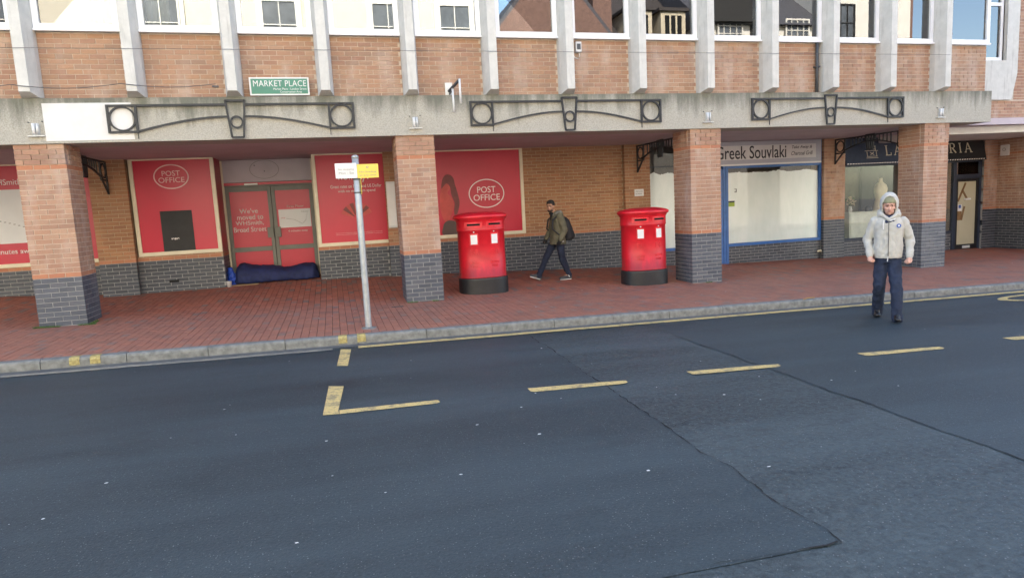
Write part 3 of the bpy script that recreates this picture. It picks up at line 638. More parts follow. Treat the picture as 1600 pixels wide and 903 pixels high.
B('stall_glazing', 'sign_yellow', dr, sx(13.5), sx(13.65), -.0, .009, szz(1.2), szz(1.9)) if False else None
B('green_sticker', mat('sticker_green', (.30, .42, .04), .5), sh, sx(13.865), sx(14.07), .012, .019, szz(1.18), szz(1.31)); B('sticker_band', 'ink', sh, sx(13.865), sx(14.07), .0105, .0118, szz(1.28), szz(1.32))
MB().box(sx(14.07), sx(14.13), .012, .018, szz(1.53), szz(1.545)).box(sx(14.07), sx(14.13), .012, .018, szz(1.61), szz(1.62)).box(sx(14.115), sx(14.13), .012, .018, szz(1.545), szz(1.61)).build('tape_mark', 'ink', sh)
sg = empty('takeaway_sign', (14.3, YW, 2.2), label='grey fascia sign with dark takeaway name over blue framed window', cat='shop sign')
B('sign_board', 'fascia_grey', sg, sx(12.62), sx(16.588), -.09, .0, 0, SOF-2.2-.006, bevel=.004); B('sign_panel', 'fascia_pale', sg, sx(12.72), sx(16.42), -.096, -.0905, .13, .48)
MB().box(sx(12.62), sx(16.588), -.10, -.0905, -.012, .03).build('sign_trim', 'plate_white', sg)
text('Greek Souvlaki', sx(13.48), sx(15.52), .15, .47, -.0965, 'ink', sg, bold=.006); text('Take Away &', sx(15.69), sx(16.30), .345, .445, -.0965, 'ink', sg, shear=.3, bold=.004); text('Charcoal Grill', sx(15.67), sx(16.32), .20, .30, -.0965, 'ink', sg, shear=.3, bold=.004)
e = empty('waste_pipe', (16.60, YW, -.34), label='cream plastic waste pipe stub low on dark brick wall', cat='pipe')
MB().tube([(0, .0, .22), (0, -.09, .22), (-.02, -.10, .21)], .028, 10).build('pipe_elbow', 'cream_paint', e, True); MB().tube([(-.09, -.07, .215), (.02, -.07, .215)], .022, 10).build('pipe_arm', 'cream_paint', e, True); MB().tube([(.03, -.05, .2), (.03, -.05, 0)], .012).build('down_pipe', 'dark_lead', e)

# ------------------------------------------------------------------ bridal shop at the right
br = empty('bridal_shopfront', (19.4, YW, -.4), label='dark framed bridal shop front with display window and glazed door', cat='shop front')
bx_ = lambda x: x-19.4
bz_ = lambda z: z+.4
mb = MB()
for q in ((17.325, 21.05, -.03, .05, .07, .14), (21.05, 21.16, -.04, .05, -.44, 2.1), (21.98, 22.056, -.04, .05, -.45, 2.1), (21.16, 21.98, -.04, .05, 1.58, 1.70), (17.325, 22.056, -.04, .05, 2.04, 2.10), (17.325, 17.36, -.03, .05, .14, 2.04), (20.55, 20.6, -.03, .05, .14, 2.04)):
    mb.box(bx_(q[0]), bx_(q[1]), q[2], q[3], bz_(q[4]), bz_(q[5]))
mb.build('window_frame', 'navy_paint', br, bevel=.004)
B('pane', 'glass_shop', br, bx_(17.36), bx_(20.55), .0, .006, bz_(.14), bz_(2.04)); B('pane', 'glass_shop', br, bx_(20.6), bx_(21.05), .0, .006, bz_(.14), bz_(2.04)); B('fanlight', 'glass_shop', br, bx_(21.16), bx_(21.98), .0, .006, bz_(1.70), bz_(2.04))
dr = MB().box(bx_(21.16), bx_(21.24), -.02, .03, bz_(-.42), bz_(1.58)).box(bx_(21.90), bx_(21.98), -.02, .03, bz_(-.42), bz_(1.58)).box(bx_(21.24), bx_(21.90), -.02, .03, bz_(-.42), bz_(-.27)).box(bx_(21.24), bx_(21.90), -.02, .03, bz_(1.50), bz_(1.58)).build('door', 'black_paint', br)
B('door_board', mat('door_board', (.46, .43, .30), .6, .06, 2), dr, bx_(21.24), bx_(21.90), .0, .012, bz_(-.27), bz_(1.50)); B('letter_plate', 'pale_metal', dr, bx_(21.45), bx_(21.72), -.03, -.021, bz_(-.38), bz_(-.31))
for p, q in (((21.26, .95), (21.52, 1.46)), ((21.42, 1.25), (21.58, 1.02)), ((21.40, .42), (21.50, .80))):
    MB().bar((bx_(p[0]), -.006, bz_(p[1])), (bx_(q[0]), -.006, bz_(q[1])), .012, .055, up=(0, 1, 0) if False else (0, 0, 1)).build('printed_stripe', 'wood_offcut', dr)
B('white_notice', 'plate_white', dr, bx_(21.26), bx_(21.40), -.012, -.003, bz_(.68), bz_(.86)); B('blue_notice', 'print_blue', dr, bx_(21.29), bx_(21.37), -.014, -.0125, bz_(.76), bz_(.85)); B('white_handle', 'plate_white', dr, bx_(21.48), bx_(21.68), -.05, -.003, bz_(.98), bz_(1.03)); B('brown_notice', 'wood_offcut', dr, bx_(21.25), bx_(21.40), -.012, -.003, bz_(.42), bz_(.67))
text('The Wedding Shop', bx_(21.35), bx_(21.8), bz_(1.84), bz_(1.89), -.002, 'print_white', br) if False else None
B('back_wall', 'shop_wall', br, bx_(17.33), bx_(20.2), 1.25, 1.30, 0, bz_(2.7)); B('display_floor', 'shop_wall', br, bx_(17.33), bx_(21.05), .06, 1.25, bz_(.02), bz_(.08)); B('display_side', 'shop_wall', br, bx_(17.325), bx_(17.33), .06, 1.25, bz_(.08), bz_(2.7))
B('black_screen', 'black_board', br, bx_(19.0), bx_(20.55), 1.1, 1.2, bz_(.08), bz_(2.1))
aw = empty('bridal_fascia', (19.4, YW, 2.08), label='navy shop fascia with pale serif letters and dashed white trim', cat='shop sign')
a = MB(); a.prism([(0, -.02, SOF-2.08-.005), (0, -.16, .02), (0, -.16, 0), (0, .0, 0), (0, .0, SOF-2.08-.005)], (bx_(17.325), 0, 0), (bx_(19.9), 0, 0)); a.build('fascia_cloth', 'fabric_navy', aw)
a = MB(); a.prism([(0, -.02, SOF-2.08-.005), (0, -.16, .02), (0, -.16, 0), (0, .0, 0), (0, .0, SOF-2.08-.005)], (bx_(19.901), 0, 0), (bx_(22.056), 0, 0)); a.build('fascia_cloth', 'fabric_black', aw)
k = 17.34
while k < 22.0:
    MB().add([(bx_(k), -.163, .018), (bx_(k+.045), -.163, .018), (bx_(k+.062), -.163, .042), (bx_(k+.017), -.163, .042)], [(0, 1, 2, 3)]).build('trim_dash', 'print_white', aw); k += .085
TLT = math.atan2(.14, SOF-2.08-.025)
def serif(ch, x, w_, z0, h, par, m='gold'):
    yo = lambda z: -.166+(z/(SOF-2.08))*.14
    t = h*.13; s = h*.07; mb = MB()
    def bar(p, q, wd): mb.bar((bx_(x)+p[0]*w_, yo(z0+p[1]*h)-.004, z0+p[1]*h), (bx_(x)+q[0]*w_, yo(z0+q[1]*h)-.004, z0+q[1]*h), .006, wd) if abs(p[0]-q[0]) > abs(p[1]-q[1])*.0001 and abs(p[1]-q[1]) < .05 else mb.bar((bx_(x)+p[0]*w_, yo(z0+p[1]*h)-.004, z0+p[1]*h), (bx_(x)+q[0]*w_, yo(z0+q[1]*h)-.004, z0+q[1]*h), wd, .006, up=(0, 1, 0))
    if ch == 'L': bar((.2, 0), (.2, 1), t); bar((0, .03), (.95, .03), s); bar((0, .97), (.42, .97), s); bar((.93, .03), (.95, .28), s)
    if ch == 'A': bar((.08, 0), (.5, 1), s); bar((.5, 1), (.9, 0), t); bar((.25, .36), (.75, .36), s); bar((-.05, .03), (.22, .03), s); bar((.72, .03), (1.08, .03), s)
    if ch == 'R': bar((.2, 0), (.2, 1), t); bar((0, .03), (.42, .03), s); bar((0, .97), (.6, .97), s); bar((.6, .97), (.82, .86), s); bar((.8, .9), (.8, .6), t); bar((.82, .62), (.58, .5), s); bar((.25, .5), (.6, .5), s); bar((.5, .5), (.95, 0), t)
    if ch == 'I': bar((.5, 0), (.5, 1), t); bar((.2, .03), (.8, .03), s); bar((.2, .97), (.8, .97), s)
    mb.build('letter', m, par)
for ch, x_, w_ in (('L', 18.62, .19), ('A', 18.90, .25), ('R', 20.78, .23), ('I', 21.10, .13), ('A', 21.32, .25)): serif(ch, x_, w_, .22, .27, aw)
mb = MB(); yo = -.12
for p, q in (((17.98, .17), (18.36, .17)), ((18.0, .21), (18.34, .21)), ((18.02, .21), (18.02, .34)), ((18.32, .21), (18.32, .34)), ((17.96, .36), (18.38, .36)), ((18.06, .40), (18.3, .40)), ((18.06, .36), (18.06, .48)), ((18.3, .36), (18.3, .48)), ((18.04, .48), (18.32, .48)), ((18.12, .25), (18.24, .32)), ((18.12, .32), (18.24, .25))):
    mb.bar((bx_(p[0]), -.168+p[1]*.197, p[1]), (bx_(q[0]), -.168+q[1]*.197, q[1]), .012, .012)
mb.build('carriage_emblem', 'gold', aw)

# display things in the bridal window
def lathe(prof, seg=24, cx=0, cy=0, ry=1):
    V = []; n = len(prof)
    for r, z in prof: V += [(cx+r*math.cos(2*PI*k/seg), cy+ry*r*math.sin(2*PI*k/seg), z) for k in range(seg)]
    F = [(i*seg+k, i*seg+(k+1) % seg, (i+1)*seg+(k+1) % seg, (i+1)*seg+k) for i in range(n-1) for k in range(seg)]+[tuple(range(seg))[::-1], tuple((n-1)*seg+k for k in range(seg))]
    return MB().add(V, F)
mn = empty('mannequin', (19.0, YW+.42, .12), label='headless mannequin in ivory dress standing in the display window', cat='mannequin')
lathe([(.30, .02), (.27, .25), (.22, .6), (.16, .95), (.14, 1.02), (.165, 1.10), (.19, 1.22), (.195, 1.32), (.17, 1.40), (.10, 1.46), (.055, 1.50), (.052, 1.58), (.05, 1.60)], 28, ry=.72).build('dress', 'dress_ivory', mn, True)
lathe([(.06, 1.601), (.02, 1.63)], 12).build('neck_cap', 'black_paint', mn)
cb = empty('display_cabinet', (18.35, YW+.42, .08), label='low white drawer cabinet in the display window', cat='cabinet')
B('carcass', 'cabinet_white', cb, -.55, .55, -.18, .22, .04, .72, bevel=.006); B('drawer', 'cabinet_white', cb, -.52, .52, -.195, -.181, .46, .70, bevel=.004); B('drawer', 'cabinet_white', cb, -.52, .52, -.195, -.181, .08, .44, bevel=.004); B('cabinet_top', 'cabinet_white', cb, -.58, .58, -.21, .23, .721, .745, bevel=.004)
e = empty('flower_vase', (17.92, YW+.35, .826), label='white vase of cream flowers on the white cabinet', cat='vase'); lathe([(.045, 0), (.055, .06), (.035, .14), (.04, .16)], 14).build('vase', 'plate_white', e, True)
mb = MB(); mg = MB()
for k in range(60):
    a = random.uniform(0, 2*PI); r = random.uniform(0, .16); z = .24+random.uniform(0, .18)-r*.4; c = Vector((r*math.cos(a), r*math.sin(a)*.8, z)); t = mb if k % 3 else mg; q = .035
    n_ = Vector((random.uniform(-1, 1), random.uniform(-1, 1), random.uniform(-1, 1))).normalized(); u = n_.orthogonal().normalized(); v = n_.cross(u); t.add([c+u*q, c+v*q, c-u*q, c-v*q], [(0, 1, 2, 3)])
mb.build('blooms', 'flower_cream', e); mg.build('leaves', 'leaf_green', e)
e = empty('framed_portrait', (17.86, YW+1.22, 1.35), label='pale monochrome portrait picture behind the flower vase', cat='picture'); B('picture', 'poster_white', e, -.22, .22, 0, .02, 0, .55); MB().add([(-.09, -.003, .05), (.10, -.003, .05), (.12, -.003, .25), (.05, -.003, .30), (.07, -.003, .44), (0, -.003, .5), (-.07, -.003, .44), (-.05, -.003, .30), (-.11, -.003, .22)], [tuple(range(9))]).build('portrait_print', 'ink', e)
e = empty('dark_handbag', (18.50, YW+.32, .826), label='dark handbag lying on the white cabinet', cat='bag'); lathe([(.12, 0), (.13, .05), (.09, .12), (.03, .15)], 14, ry=.5).build('bag_body', 'ink', e, True)
e = empty('wooden_chair', (17.50, YW+.4, .08), label='pale wooden chair at the left end of the display window', cat='chair')
for sx_, sy_ in ((-.1, -.1), (.12, -.1), (-.1, .2), (.12, .2)): MB().bar((sx_, sy_, 0), (sx_, sy_, .4 if sy_ < 0 else .7), .03).build('leg', 'wood_offcut', e)
B('seat', 'wood_offcut', e, -.13, .15, -.13, .23, .401, .43); B('backrest', 'wood_offcut', e, -.084, .104, .19, .21, .5, .68)

# ------------------------------------------------------------------ fittings on the facade
def iron_frame(cx, label):
    e = empty('iron_ornament', (cx, -.085, HB), label=label, cat='ironwork', group='iron ornaments on the concrete beam')
    t = .032; th = .03; z = lambda v: v-HB
    r = MB()
    for s in (-1, 1):
        x0, x1 = s*1.44, s*1.83
        q = MB()
        for p in (((x0, z(2.93)), (x1, z(2.93))), ((x0, z(3.325)), (x1, z(3.325)))): q.bar((p[0][0], 0, p[0][1]), (p[1][0], 0, p[1][1]), th, t)
        for xx in (x0, x1): q.bar((xx, .0, z(2.93)-t/2), (xx, 0, z(3.325)+t/2), th*1.1, t)
        q.build('square', 'iron', e); MB().ring(((x0+x1)/2, 0, z(3.128)), .178, .026, th).build('ring', 'iron', e)
        MB().bar((s*1.42, 0, z(3.325)), (s*.155, 0, z(3.325)), th, t).build('top_bar', 'iron', e)
        P = [(s*(1.44-(1.44-.13)*k/10), 0, z(2.935+.205*math.sin(k/10*PI/2))) for k in range(11)]; ab = MB()
        for p, q2 in zip(P, P[1:]): ab.bar(p, q2, th*.9, .026)
        ab.build('arch_bar', 'iron', e); MB().bar((s*1.44, 0, z(2.93)), (s*1.44, 0, z(2.82)), .012).build('pin', 'iron', e)
        MB().tube([(s*1.635, 0, z(3.31)), (s*1.635, .04, z(3.31))], .012).build('fixing', 'iron', e)
    k = MB()
    for p, q2 in (((-.15, 3.385), (.15, 3.385)), ((-.092, 2.81), (.092, 2.81)), ((-.145, 3.385), (-.088, 2.81)), ((.145, 3.385), (.088, 2.81))): k.bar((p[0], -.012, z(p[1])), (q2[0], -.012, z(q2[1])), th, .03)
    k.build('keystone', 'iron', e); MB().ring((0, -.012, z(3.05)), .088, .024, th).build('keystone_ring', 'iron', e)
iron_frame(2*FP, 'black iron arch ornament below the green street sign'); iron_frame(6*FP, 'black iron arch ornament in the middle bay of the beam'); iron_frame(10*FP, 'black iron arch ornament on the beam above the takeaway')
def arcade_frame(px, label):
    e = empty('iron_bracket', (px, (WP+YP)/2, 2.12), label=label, cat='ironwork', group='iron brackets across the arcade'); H = (YP-WP)/2-.005; top = SOF-.05-2.12; t = .03
    MB().bar((0, -H, top), (0, H, top), t, .035).build('top_rail', 'iron', e)
    arch = lambda u: .33+(.16)*math.sin((1-abs(u)/(H-.34))*PI/2) if abs(u) < H-.34 else .33
    for s in (-1, 1):
        MB().bar((0, s*(H-.015), 0), (0, s*(H-.015), top), t).build('wall_leg', 'iron', e)
        MB().bar((0, s*(H-.02), .03), (0, s*(H-.34), .33), t, .03).build('strut', 'iron', e)
        q = MB(); q.bar((0, s*(H-.34), .27), (0, s*(H-.34), top), t); q.bar((0, s*(H-.03), .27), (0, s*(H-.34), .27), t); q.build('square', 'iron', e)
        MB().ring((0, s*(H-.18), .445), .135, .024, .026, axis='x').build('ring', 'iron', e)
        P = [(0, s*(H-.34)*(1-k/8), arch((H-.34)*(1-k/8))) for k in range(9)]; ab = MB()
        for p, q2 in zip(P, P[1:]): ab.bar(p, q2, t, .028)
        ab.build('arch_bar', 'iron', e)
        for k in range(5):
            u = s*(.16+.115*k); MB().bar((0, u, arch(u)), (0, u, top), .022).build('baluster', 'iron', e)
    k = MB()
    for p, q2 in (((-.13, top+.02), (.13, top+.02)), ((-.08, .28), (.08, .28)), ((-.13, top+.02), (-.08, .28)), ((.13, top+.02), (.08, .28)), ((-.045, top), (-.03, .28)), ((.045, top), (.03, .28))): k.bar((-.005, p[0], p[1]), (-.005, q2[0], q2[1]), .04, .026)
    k.build('keystone', 'iron', e)
for px, lb in zip(PX, ('black iron bracket behind the leftmost pillar', 'black iron bracket behind the second pillar', 'black iron bracket beside the third pillar', 'black iron bracket in front of the bridal fascia')): arcade_frame(px, lb)
for px, lb in zip(PX, ('small metal wall light above the leftmost pillar', 'small metal wall light above the second pillar', 'small metal wall light above the third pillar', 'small metal wall light above the rightmost pillar')):
    e = empty('wall_light', (px+.02, -.05, 2.89), label=lb, cat='light', group='small lights above the pillars')
    B('back_plate', 'pale_metal', e, -.045, .045, -.012, -.001, .02, .19, bevel=.003); MB().tube([(-.022, -.045, .03), (-.022, -.045, .19)], .022, 10).build('lamp_tube', 'plate_white', e, True); MB().tube([(.028, -.045, .03), (.028, -.045, .19)], .018, 10).build('lamp_tube', 'pale_metal', e, True)
    B('shelf', 'pale_metal', e, -.11, .11, -.05, -.001, .0, .012); MB().tube([(-.09, -.002, .21), (-.09, -.02, .21)], .01).build('bolt', 'dark_lead', e); MB().tube([(.09, -.002, .22), (.09, -.02, .22)], .01).build('bolt', 'dark_lead', e)
e = empty('street_sign', (3.53, -.02, 3.465), label='green street name plate with white lettering and border', cat='street sign')
B('plate', 'plate_white', e, -.46, .46, -.035, -.005, 0, .285, bevel=.003); B('face', 'sign_green', e, -.435, .435, -.039, -.0355, .025, .262)
text('MARKET PLACE', -.40, .415, .14, .235, -.0395, 'plate_white', e, bold=0, spacing=1.05); text('Market Place - London Street', -.10, .415, .085, .118, -.0395, 'plate_white', e); text('Conservation Area', .0, .34, .04, .072, -.0395, 'plate_white', e)
e = empty('bracket_arm', (6.33, .09, 3.46), label='projecting metal arm with two hanging white tubes beside second bay', cat='bracket')
B('base_plate', 'pale_metal', e, -.07, .06, -.025, -.002, .0, .22, bevel=.004); MB().bar((-.01, -.03, .07), (.12, -.42, .20), .035).build('arm', 'dark_lead', e); MB().bar((.0, -.03, .02), (.035, -.24, .10), .02).build('brace', 'dark_lead', e)
MB().tube([(.03, -.20, .09), (.03, -.20, -.30)], .019).build('hanging_tube', 'plate_white', e, True); MB().tube([(.115, -.42, .21), (.115, -.42, -.20)], .019).build('hanging_tube', 'plate_white', e, True)
e = empty('junction_box', (8.76, .098, 4.20), label='grey alarm box with looped white cable on brick panel', cat='box')
B('box_body', 'pale_metal', e, -.055, .055, -.09, -.001, .0, .19, bevel=.01); B('box_face', 'dark_lead', e, -.035, .035, -.094, -.0905, .05, .15)
MB().tube([(.02, -.04, .0), (.03, -.04, -.06), (0, -.04, -.10), (-.05, -.03, -.09), (-.09, -.01, -.03), (-.12, -.01, .1)], .008, 6).build('loop_cable', 'cable_white', e, True)
e = empty('downpipe', (13.93, .04, 3.45), label='thin dark downpipe beside a concrete fin', cat='pipe'); MB().tube([(0, 0, .02), (0, 0, 1.0)], .032, 10).build('pipe', 'dark_lead', e, True); B('pipe_bracket', 'dark_lead', e, -.05, .05, -.04, .05, .5, .53)
e = empty('strung_cable', (0, 0, 0), label='thin sagging cable strung across the leftmost brick panels', cat='cable')
pts = [(-1.6+.12*k, -.26-.0*k, 3.60-.06*math.sin((k % 12)/12*PI)+.004*k*.2) for k in range(36)]; MB().tube(pts, .006, 5).build('wire', 'cable', e); MB().tube([(2.55, -.26, 3.575), (2.60, -.27, 3.565), (2.64, -.26, 3.57)], .018, 6).build('wire_end', 'cable', e)
e = empty('bird_wire', (0, 0, 0), label='fine taut wire running across the fins under the upper windows', cat='cable'); MB().tube([(-3, -.262, 4.12), (17, -.262, 4.16)], .0035, 4).build('wire', 'cable', e)
e = empty('alarm_box', (SX, 2.80, 2.16), label='white alarm box on the brick side wall at far right', cat='box'); B('box_body', 'plate_white', e, -.07, -.001, -.12, .12, 0, .30, bevel=.02); MB().ring((-.072, 0, .17), .04, .012, .004, axis='x', n=14).build('box_emblem', 'sign_ink', e)
e = empty('air_brick', (.95, YW, .30), label='dark air vent in the low blue brick wall under the first poster', cat='vent'); B('vent', 'slot_black', e, -.09, .09, -.004, .02, 0, .05)

# ------------------------------------------------------------------ signpost
px, py = 4.54, -2.30; g = gz(px, py)
e = empty('signpost', (px, py, g), label='grey galvanised signpost with white and yellow plates at the kerb', cat='signpost')
MB().tube([(0, 0, -.02), (0, 0, .02), (0, 0, 1.55), (0, 0, 2.34)], .045, 18).build('post', 'galvanised', e, True); lathe([(.048, 2.341), (.047, 2.37), (.02, 2.385)], 18).build('post_cap', 'galvanised', e, True)
lathe([(.13, -.012), (.10, .006), (.05, .02)], 16).build('footing', 'kerb_stone', e)
B('white_plate', 'sign_white', e, -.275, .008, -.062, -.056, 2.075, 2.275, bevel=.002); B('white_panel', 'plate_white', e, -.262, -.0, -.0655, -.0625, 2.115, 2.225)
text('No stopping', -.235, -.03, 2.175, 2.205, -.066, 'sign_ink', e); text('Mon - Sat', -.23, -.03, 2.13, 2.16, -.066, 'sign_ink', e)
B('yellow_plate', 'sign_yellow', e, .012, .295, -.062, -.056, 2.07, 2.255, bevel=.002); text('No loading', .04, .265, 2.135, 2.165, -.0625, 'sign_ink', e); text('at any time', .04, .265, 2.09, 2.12, -.0625, 'sign_ink', e); MB().ring((.15, -.0635, 2.215), .012, .008, .003, n=12).build('plate_emblem', 'sign_ink', e)
B('side_plate', 'sign_yellow', e, .048, .054, -.05, .15, 1.86, 2.065); MB().ring((0, 0, 0), .01, .001, .001, n=3).build('clip', 'dark_lead', e) if False else None
for z in (1.87, 2.05): lathe([(.047, z), (.049, z+.002), (.049, z+.018), (.047, z+.02)], 18).build('clip_band', 'dark_lead', e)

# ------------------------------------------------------------------ post boxes
A_, B_ = .445, .31
def se(a, sx_=1, n=2.5):
    c, s = math.cos(a), math.sin(a); return A_*sx_*math.copysign(abs(c)**(2/n), c), B_*sx_*math.copysign(abs(s)**(2/n), s)
def oval(levels, seg=64):
    V = []
    for off, z in levels:
        for k in range(seg):
            a = 2*PI*k/seg; x, y = se(a); n = Vector((x/A_**2, y/B_**2)).normalized(); V.append((x+n.x*off, y+n.y*off, z))
    n = len(levels); return MB().add(V, [(i*seg+k, i*seg+(k+1) % seg, (i+1)*seg+(k+1) % seg, (i+1)*seg+k) for i in range(n-1) for k in range(seg)]+[tuple(range(seg))[::-1], tuple((n-1)*seg+k for k in range(seg))])
def on_front(x):                                     # angle on the -y side with that x
    lo, hi = -PI, 0
    for _ in range(40):
        m_ = (lo+hi)/2
        if se(m_)[0] < x: lo = m_
        else: hi = m_
    return se(lo)
def curved_plate(x0, x1, z0, z1, off, m, nm, par, th=.012, n=6):
    V = []
    for k in range(n+1):
        x, y = on_front(x0+(x1-x0)*k/n); nn = Vector((x/A_**2, y/B_**2)).normalized()
        for o_, z in ((off, z0), (off, z1), (off-th, z0), (off-th, z1)): V.append((x+nn.x*o_, y+nn.y*o_, z))
    F = []
    for k in range(n):
        a = 4*k; b = a+4; F += [(a, b, b+1, a+1), (a+2, a+3, b+3, b+2), (a+1, b+1, b+3, a+3), (a, a+2, b+2, b)]
    F += [(0, 1, 3, 2), (4*n, 4*n+2, 4*n+3, 4*n+1)]
    return MB().add(V, F).build(nm, m, par)
def wrap(o, off):                                   # lay flat lettering round the oval body
    for v in o.data.vertices:
        x, y = on_front(v.co.x); nn = Vector((x/A_**2, y/B_**2)).normalized(); d = off+max(0, -v.co.y)
        v.co.x = x+nn.x*d; v.co.y = y+nn.y*d
def post_box(x, y, label, tilt=0):
    e = empty('post_box', (x, y, gz(x, y)), tilt, label=label, cat='post box', group='red post boxes under the arcade edge')
    oval([(.028, -.03), (.028, .255), (.024, .275), (.012, .285)]).build('plinth', 'postbox_black', e, False)
    oval([(.010, .286), (.014, .295), (.014, .31), (.0, .318), (0, 1.165), (.012, 1.172), (.014, 1.185), (.014, 1.20), (.012, 1.205), (.012, 1.345), (.03, 1.36), (.034, 1.385), (.05, 1.395)]).build('body', 'postbox_red2', e, True)
    ld = oval([(.056, 1.3955), (.068, 1.405), (.074, 1.42), (.074, 1.445), (.064, 1.458), (.02, 1.478), (-.08, 1.500), (-.16, 1.512), (-.24, 1.518)]); ld.build('lid', 'postbox_red', e, True)
    for sx_ in (-.192, .192):
        s = 'l' if sx_ < 0 else 'r'
        curved_plate(sx_-.155, sx_+.155, 1.222, 1.335, .021, 'postbox_red', 'aperture_surround', e, .008)
        curved_plate(sx_-.112, sx_+.112, 1.268, 1.306, .0235, 'slot_black', 'aperture', e, .006)
        curved_plate(sx_-.118, sx_+.118, 1.306, 1.318, .034, 'postbox_red', 'aperture_hood', e, .02)
        pf = curved_plate(sx_-.088, sx_+.072, .905, 1.125, .010, 'postbox_red', 'plate_frame', e, .010); curved_plate(sx_-.066, sx_+.05, .925, 1.098, .0125, 'plate_white', 'collection_plate', e, .003)
        c = on_front(sx_); MB().ring((sx_-.01, c[1]-.006, 1.150), .008, .010, .012, n=10).build('lock', 'pale_metal', e)
        for body, a, b, z0, z1 in (('E R', -.085, .07, .73, .83), ('II', -.025, .012, .755, .80), ('ROYAL', -.095, .08, .56, .60), ('MAIL', -.07, .055, .495, .535)):
            t = text(body, sx_+a, sx_+b, z0, z1, 0, 'postbox_red', e, 'raised_lettering', .006); wrap(t, .001)
    mb = MB()
    for xx in (-.01, .01):
        for z0, z1 in ((.33, 1.155),):
            c = on_front(xx)
    return e
post_box(6.88, .66, 'red double post box in front of the poster with the woman')
post_box(10.17, .46, 'red double post box beside the third pillar')

# ------------------------------------------------------------------ sculpted figures
def _cap(bm, p0, r0, p1, r1, seg=14):
    p0, p1 = Vector(p0), Vector(p1); d = p1-p0; L = d.length; d = d.normalized() if L > 1e-6 else Vector((0, 0, 1)); a = d.orthogonal().normalized(); b = d.cross(a); rows = []
    prof = [(p0-d*r0*math.cos(t), r0*math.sin(t)) for t in (0.25, .7, 1.15)]+[(p0, r0), (p0.lerp(p1, .5), (r0+r1)/2), (p1, r1)]+[(p1+d*r1*math.cos(t), r1*math.sin(t)) for t in (1.15, .7, .25)]
    for c, r in prof: rows.append([bm.verts.new(c+(a*math.cos(2*PI*k/seg)+b*math.sin(2*PI*k/seg))*r) for k in range(seg)])
    for x, y in zip(rows, rows[1:]):
        for k in range(seg): bm.faces.new((x[k], x[(k+1) % seg], y[(k+1) % seg], y[k]))
    bm.faces.new(rows[0][::-1]); bm.faces.new(rows[-1])
def _ell(bm, c, r, rot=(0, 0, 0)):
    from mathutils import Euler
    bmesh.ops.create_uvsphere(bm, u_segments=20, v_segments=14, radius=1, matrix=Matrix.Translation(c) @ Euler(rot).to_matrix().to_4x4() @ Matrix.Diagonal((*r, 1)))
def _loft(bm, secs, seg=28):
    rows = []
    for (cx, cy, cz, rx, ry) in secs: rows.append([bm.verts.new((cx+rx*math.copysign(abs(math.cos(t))**.85, math.cos(t)), cy+ry*math.copysign(abs(math.sin(t))**.85, math.sin(t)), cz)) for t in [2*PI*k/seg for k in range(seg)]])
    for x, y in zip(rows, rows[1:]):
        for k in range(seg): bm.faces.new((x[k], x[(k+1) % seg], y[(k+1) % seg], y[k]))
    bm.faces.new(rows[0][::-1]); bm.faces.new(rows[-1])
def sculpt(name, m, parent, prims, voxel=.012, smooth_it=4, fold=0, ffreq=9, fz=.5, loc=None, cut=None):
    bm = bmesh.new()
    for p in prims: {'c': _cap, 'e': _ell, 'l': _loft}[p[0]](bm, *p[1:])
    bmesh.ops.recalc_face_normals(bm, faces=bm.faces); me = bpy.data.meshes.new(name); bm.to_mesh(me); bm.free()
    o = bpy.data.objects.new(name, me); COL.objects.link(o); r = o.modifiers.new('r', 'REMESH'); r.mode = 'VOXEL'; r.voxel_size = voxel
    s = o.modifiers.new('s', 'SMOOTH'); s.iterations = smooth_it; s.factor = .5
    me2 = bpy.data.meshes.new_from_object(o.evaluated_get(bpy.context.evaluated_depsgraph_get())); bpy.data.objects.remove(o); me2.name = name
    bm = bmesh.new(); bm.from_mesh(me2)
    if cut:
        for co, no in cut: 
            g = bmesh.ops.bisect_plane(bm, geom=bm.verts[:]+bm.edges[:]+bm.faces[:], plane_co=co, plane_no=no, clear_outer=True)
    if fold:
        bm.normal_update()
        for v in bm.verts:
            q = Vector((v.co.x*ffreq, v.co.y*ffreq, v.co.z*ffreq*fz)); w_ = .35-1.5*abs(noise.noise(q+Vector((.9, .7, .4))*noise.noise(q*.5))); v.co += v.normal*fold*(w_+.6*noise.noise(q*.45)+.35*noise.noise(q*2.3))
    bm.to_mesh(me2); bm.free(); me2.materials.clear(); me2.materials.append(M[m])
    for p in me2.polygons: p.use_smooth = True; p.material_index = 0
    return link(bpy.data.objects.new(name, me2), parent)
def head_prims(c, fwd, s=1.0):
    c = Vector(c); f = Vector(fwd).normalized(); r = f.cross(Vector((0, 0, 1))).normalized(); u = r.cross(f); a = math.atan2(f.x, -f.y)
    P = lambda x, y, z: c+(r*-x+f*y+u*z)*s
    E = [('e', P(0, -.012, .03), (.075*s, .095*s, .093*s), (0, 0, a)), ('e', P(0, .018, -.035), (.060*s, .074*s, .082*s), (0, 0, a)), ('e', P(0, .055, -.082), (.032*s, .030*s, .028*s), (0, 0, a)),
         ('c', P(0, .085, .012), .010*s, P(0, .104, -.030), .015*s), ('e', P(.012, .092, -.034), (.010*s,)*3), ('e', P(-.012, .092, -.034), (.010*s,)*3),
         ('e', P(0, .082, .034), (.055*s, .018*s, .013*s), (0, 0, a)), ('e', P(0, .082, -.062), (.024*s, .014*s, .012*s), (0, 0, a)), ('e', P(.045, .062, -.018), (.022*s, .022*s, .022*s)), ('e', P(-.045, .062, -.018), (.022*s, .022*s, .022*s)),
         ('e', P(.078, -.008, -.005), (.010*s, .020*s, .032*s), (0, 0, a)), ('e', P(-.078, -.008, -.005), (.010*s, .020*s, .032*s), (0, 0, a))]
    return E, P, a
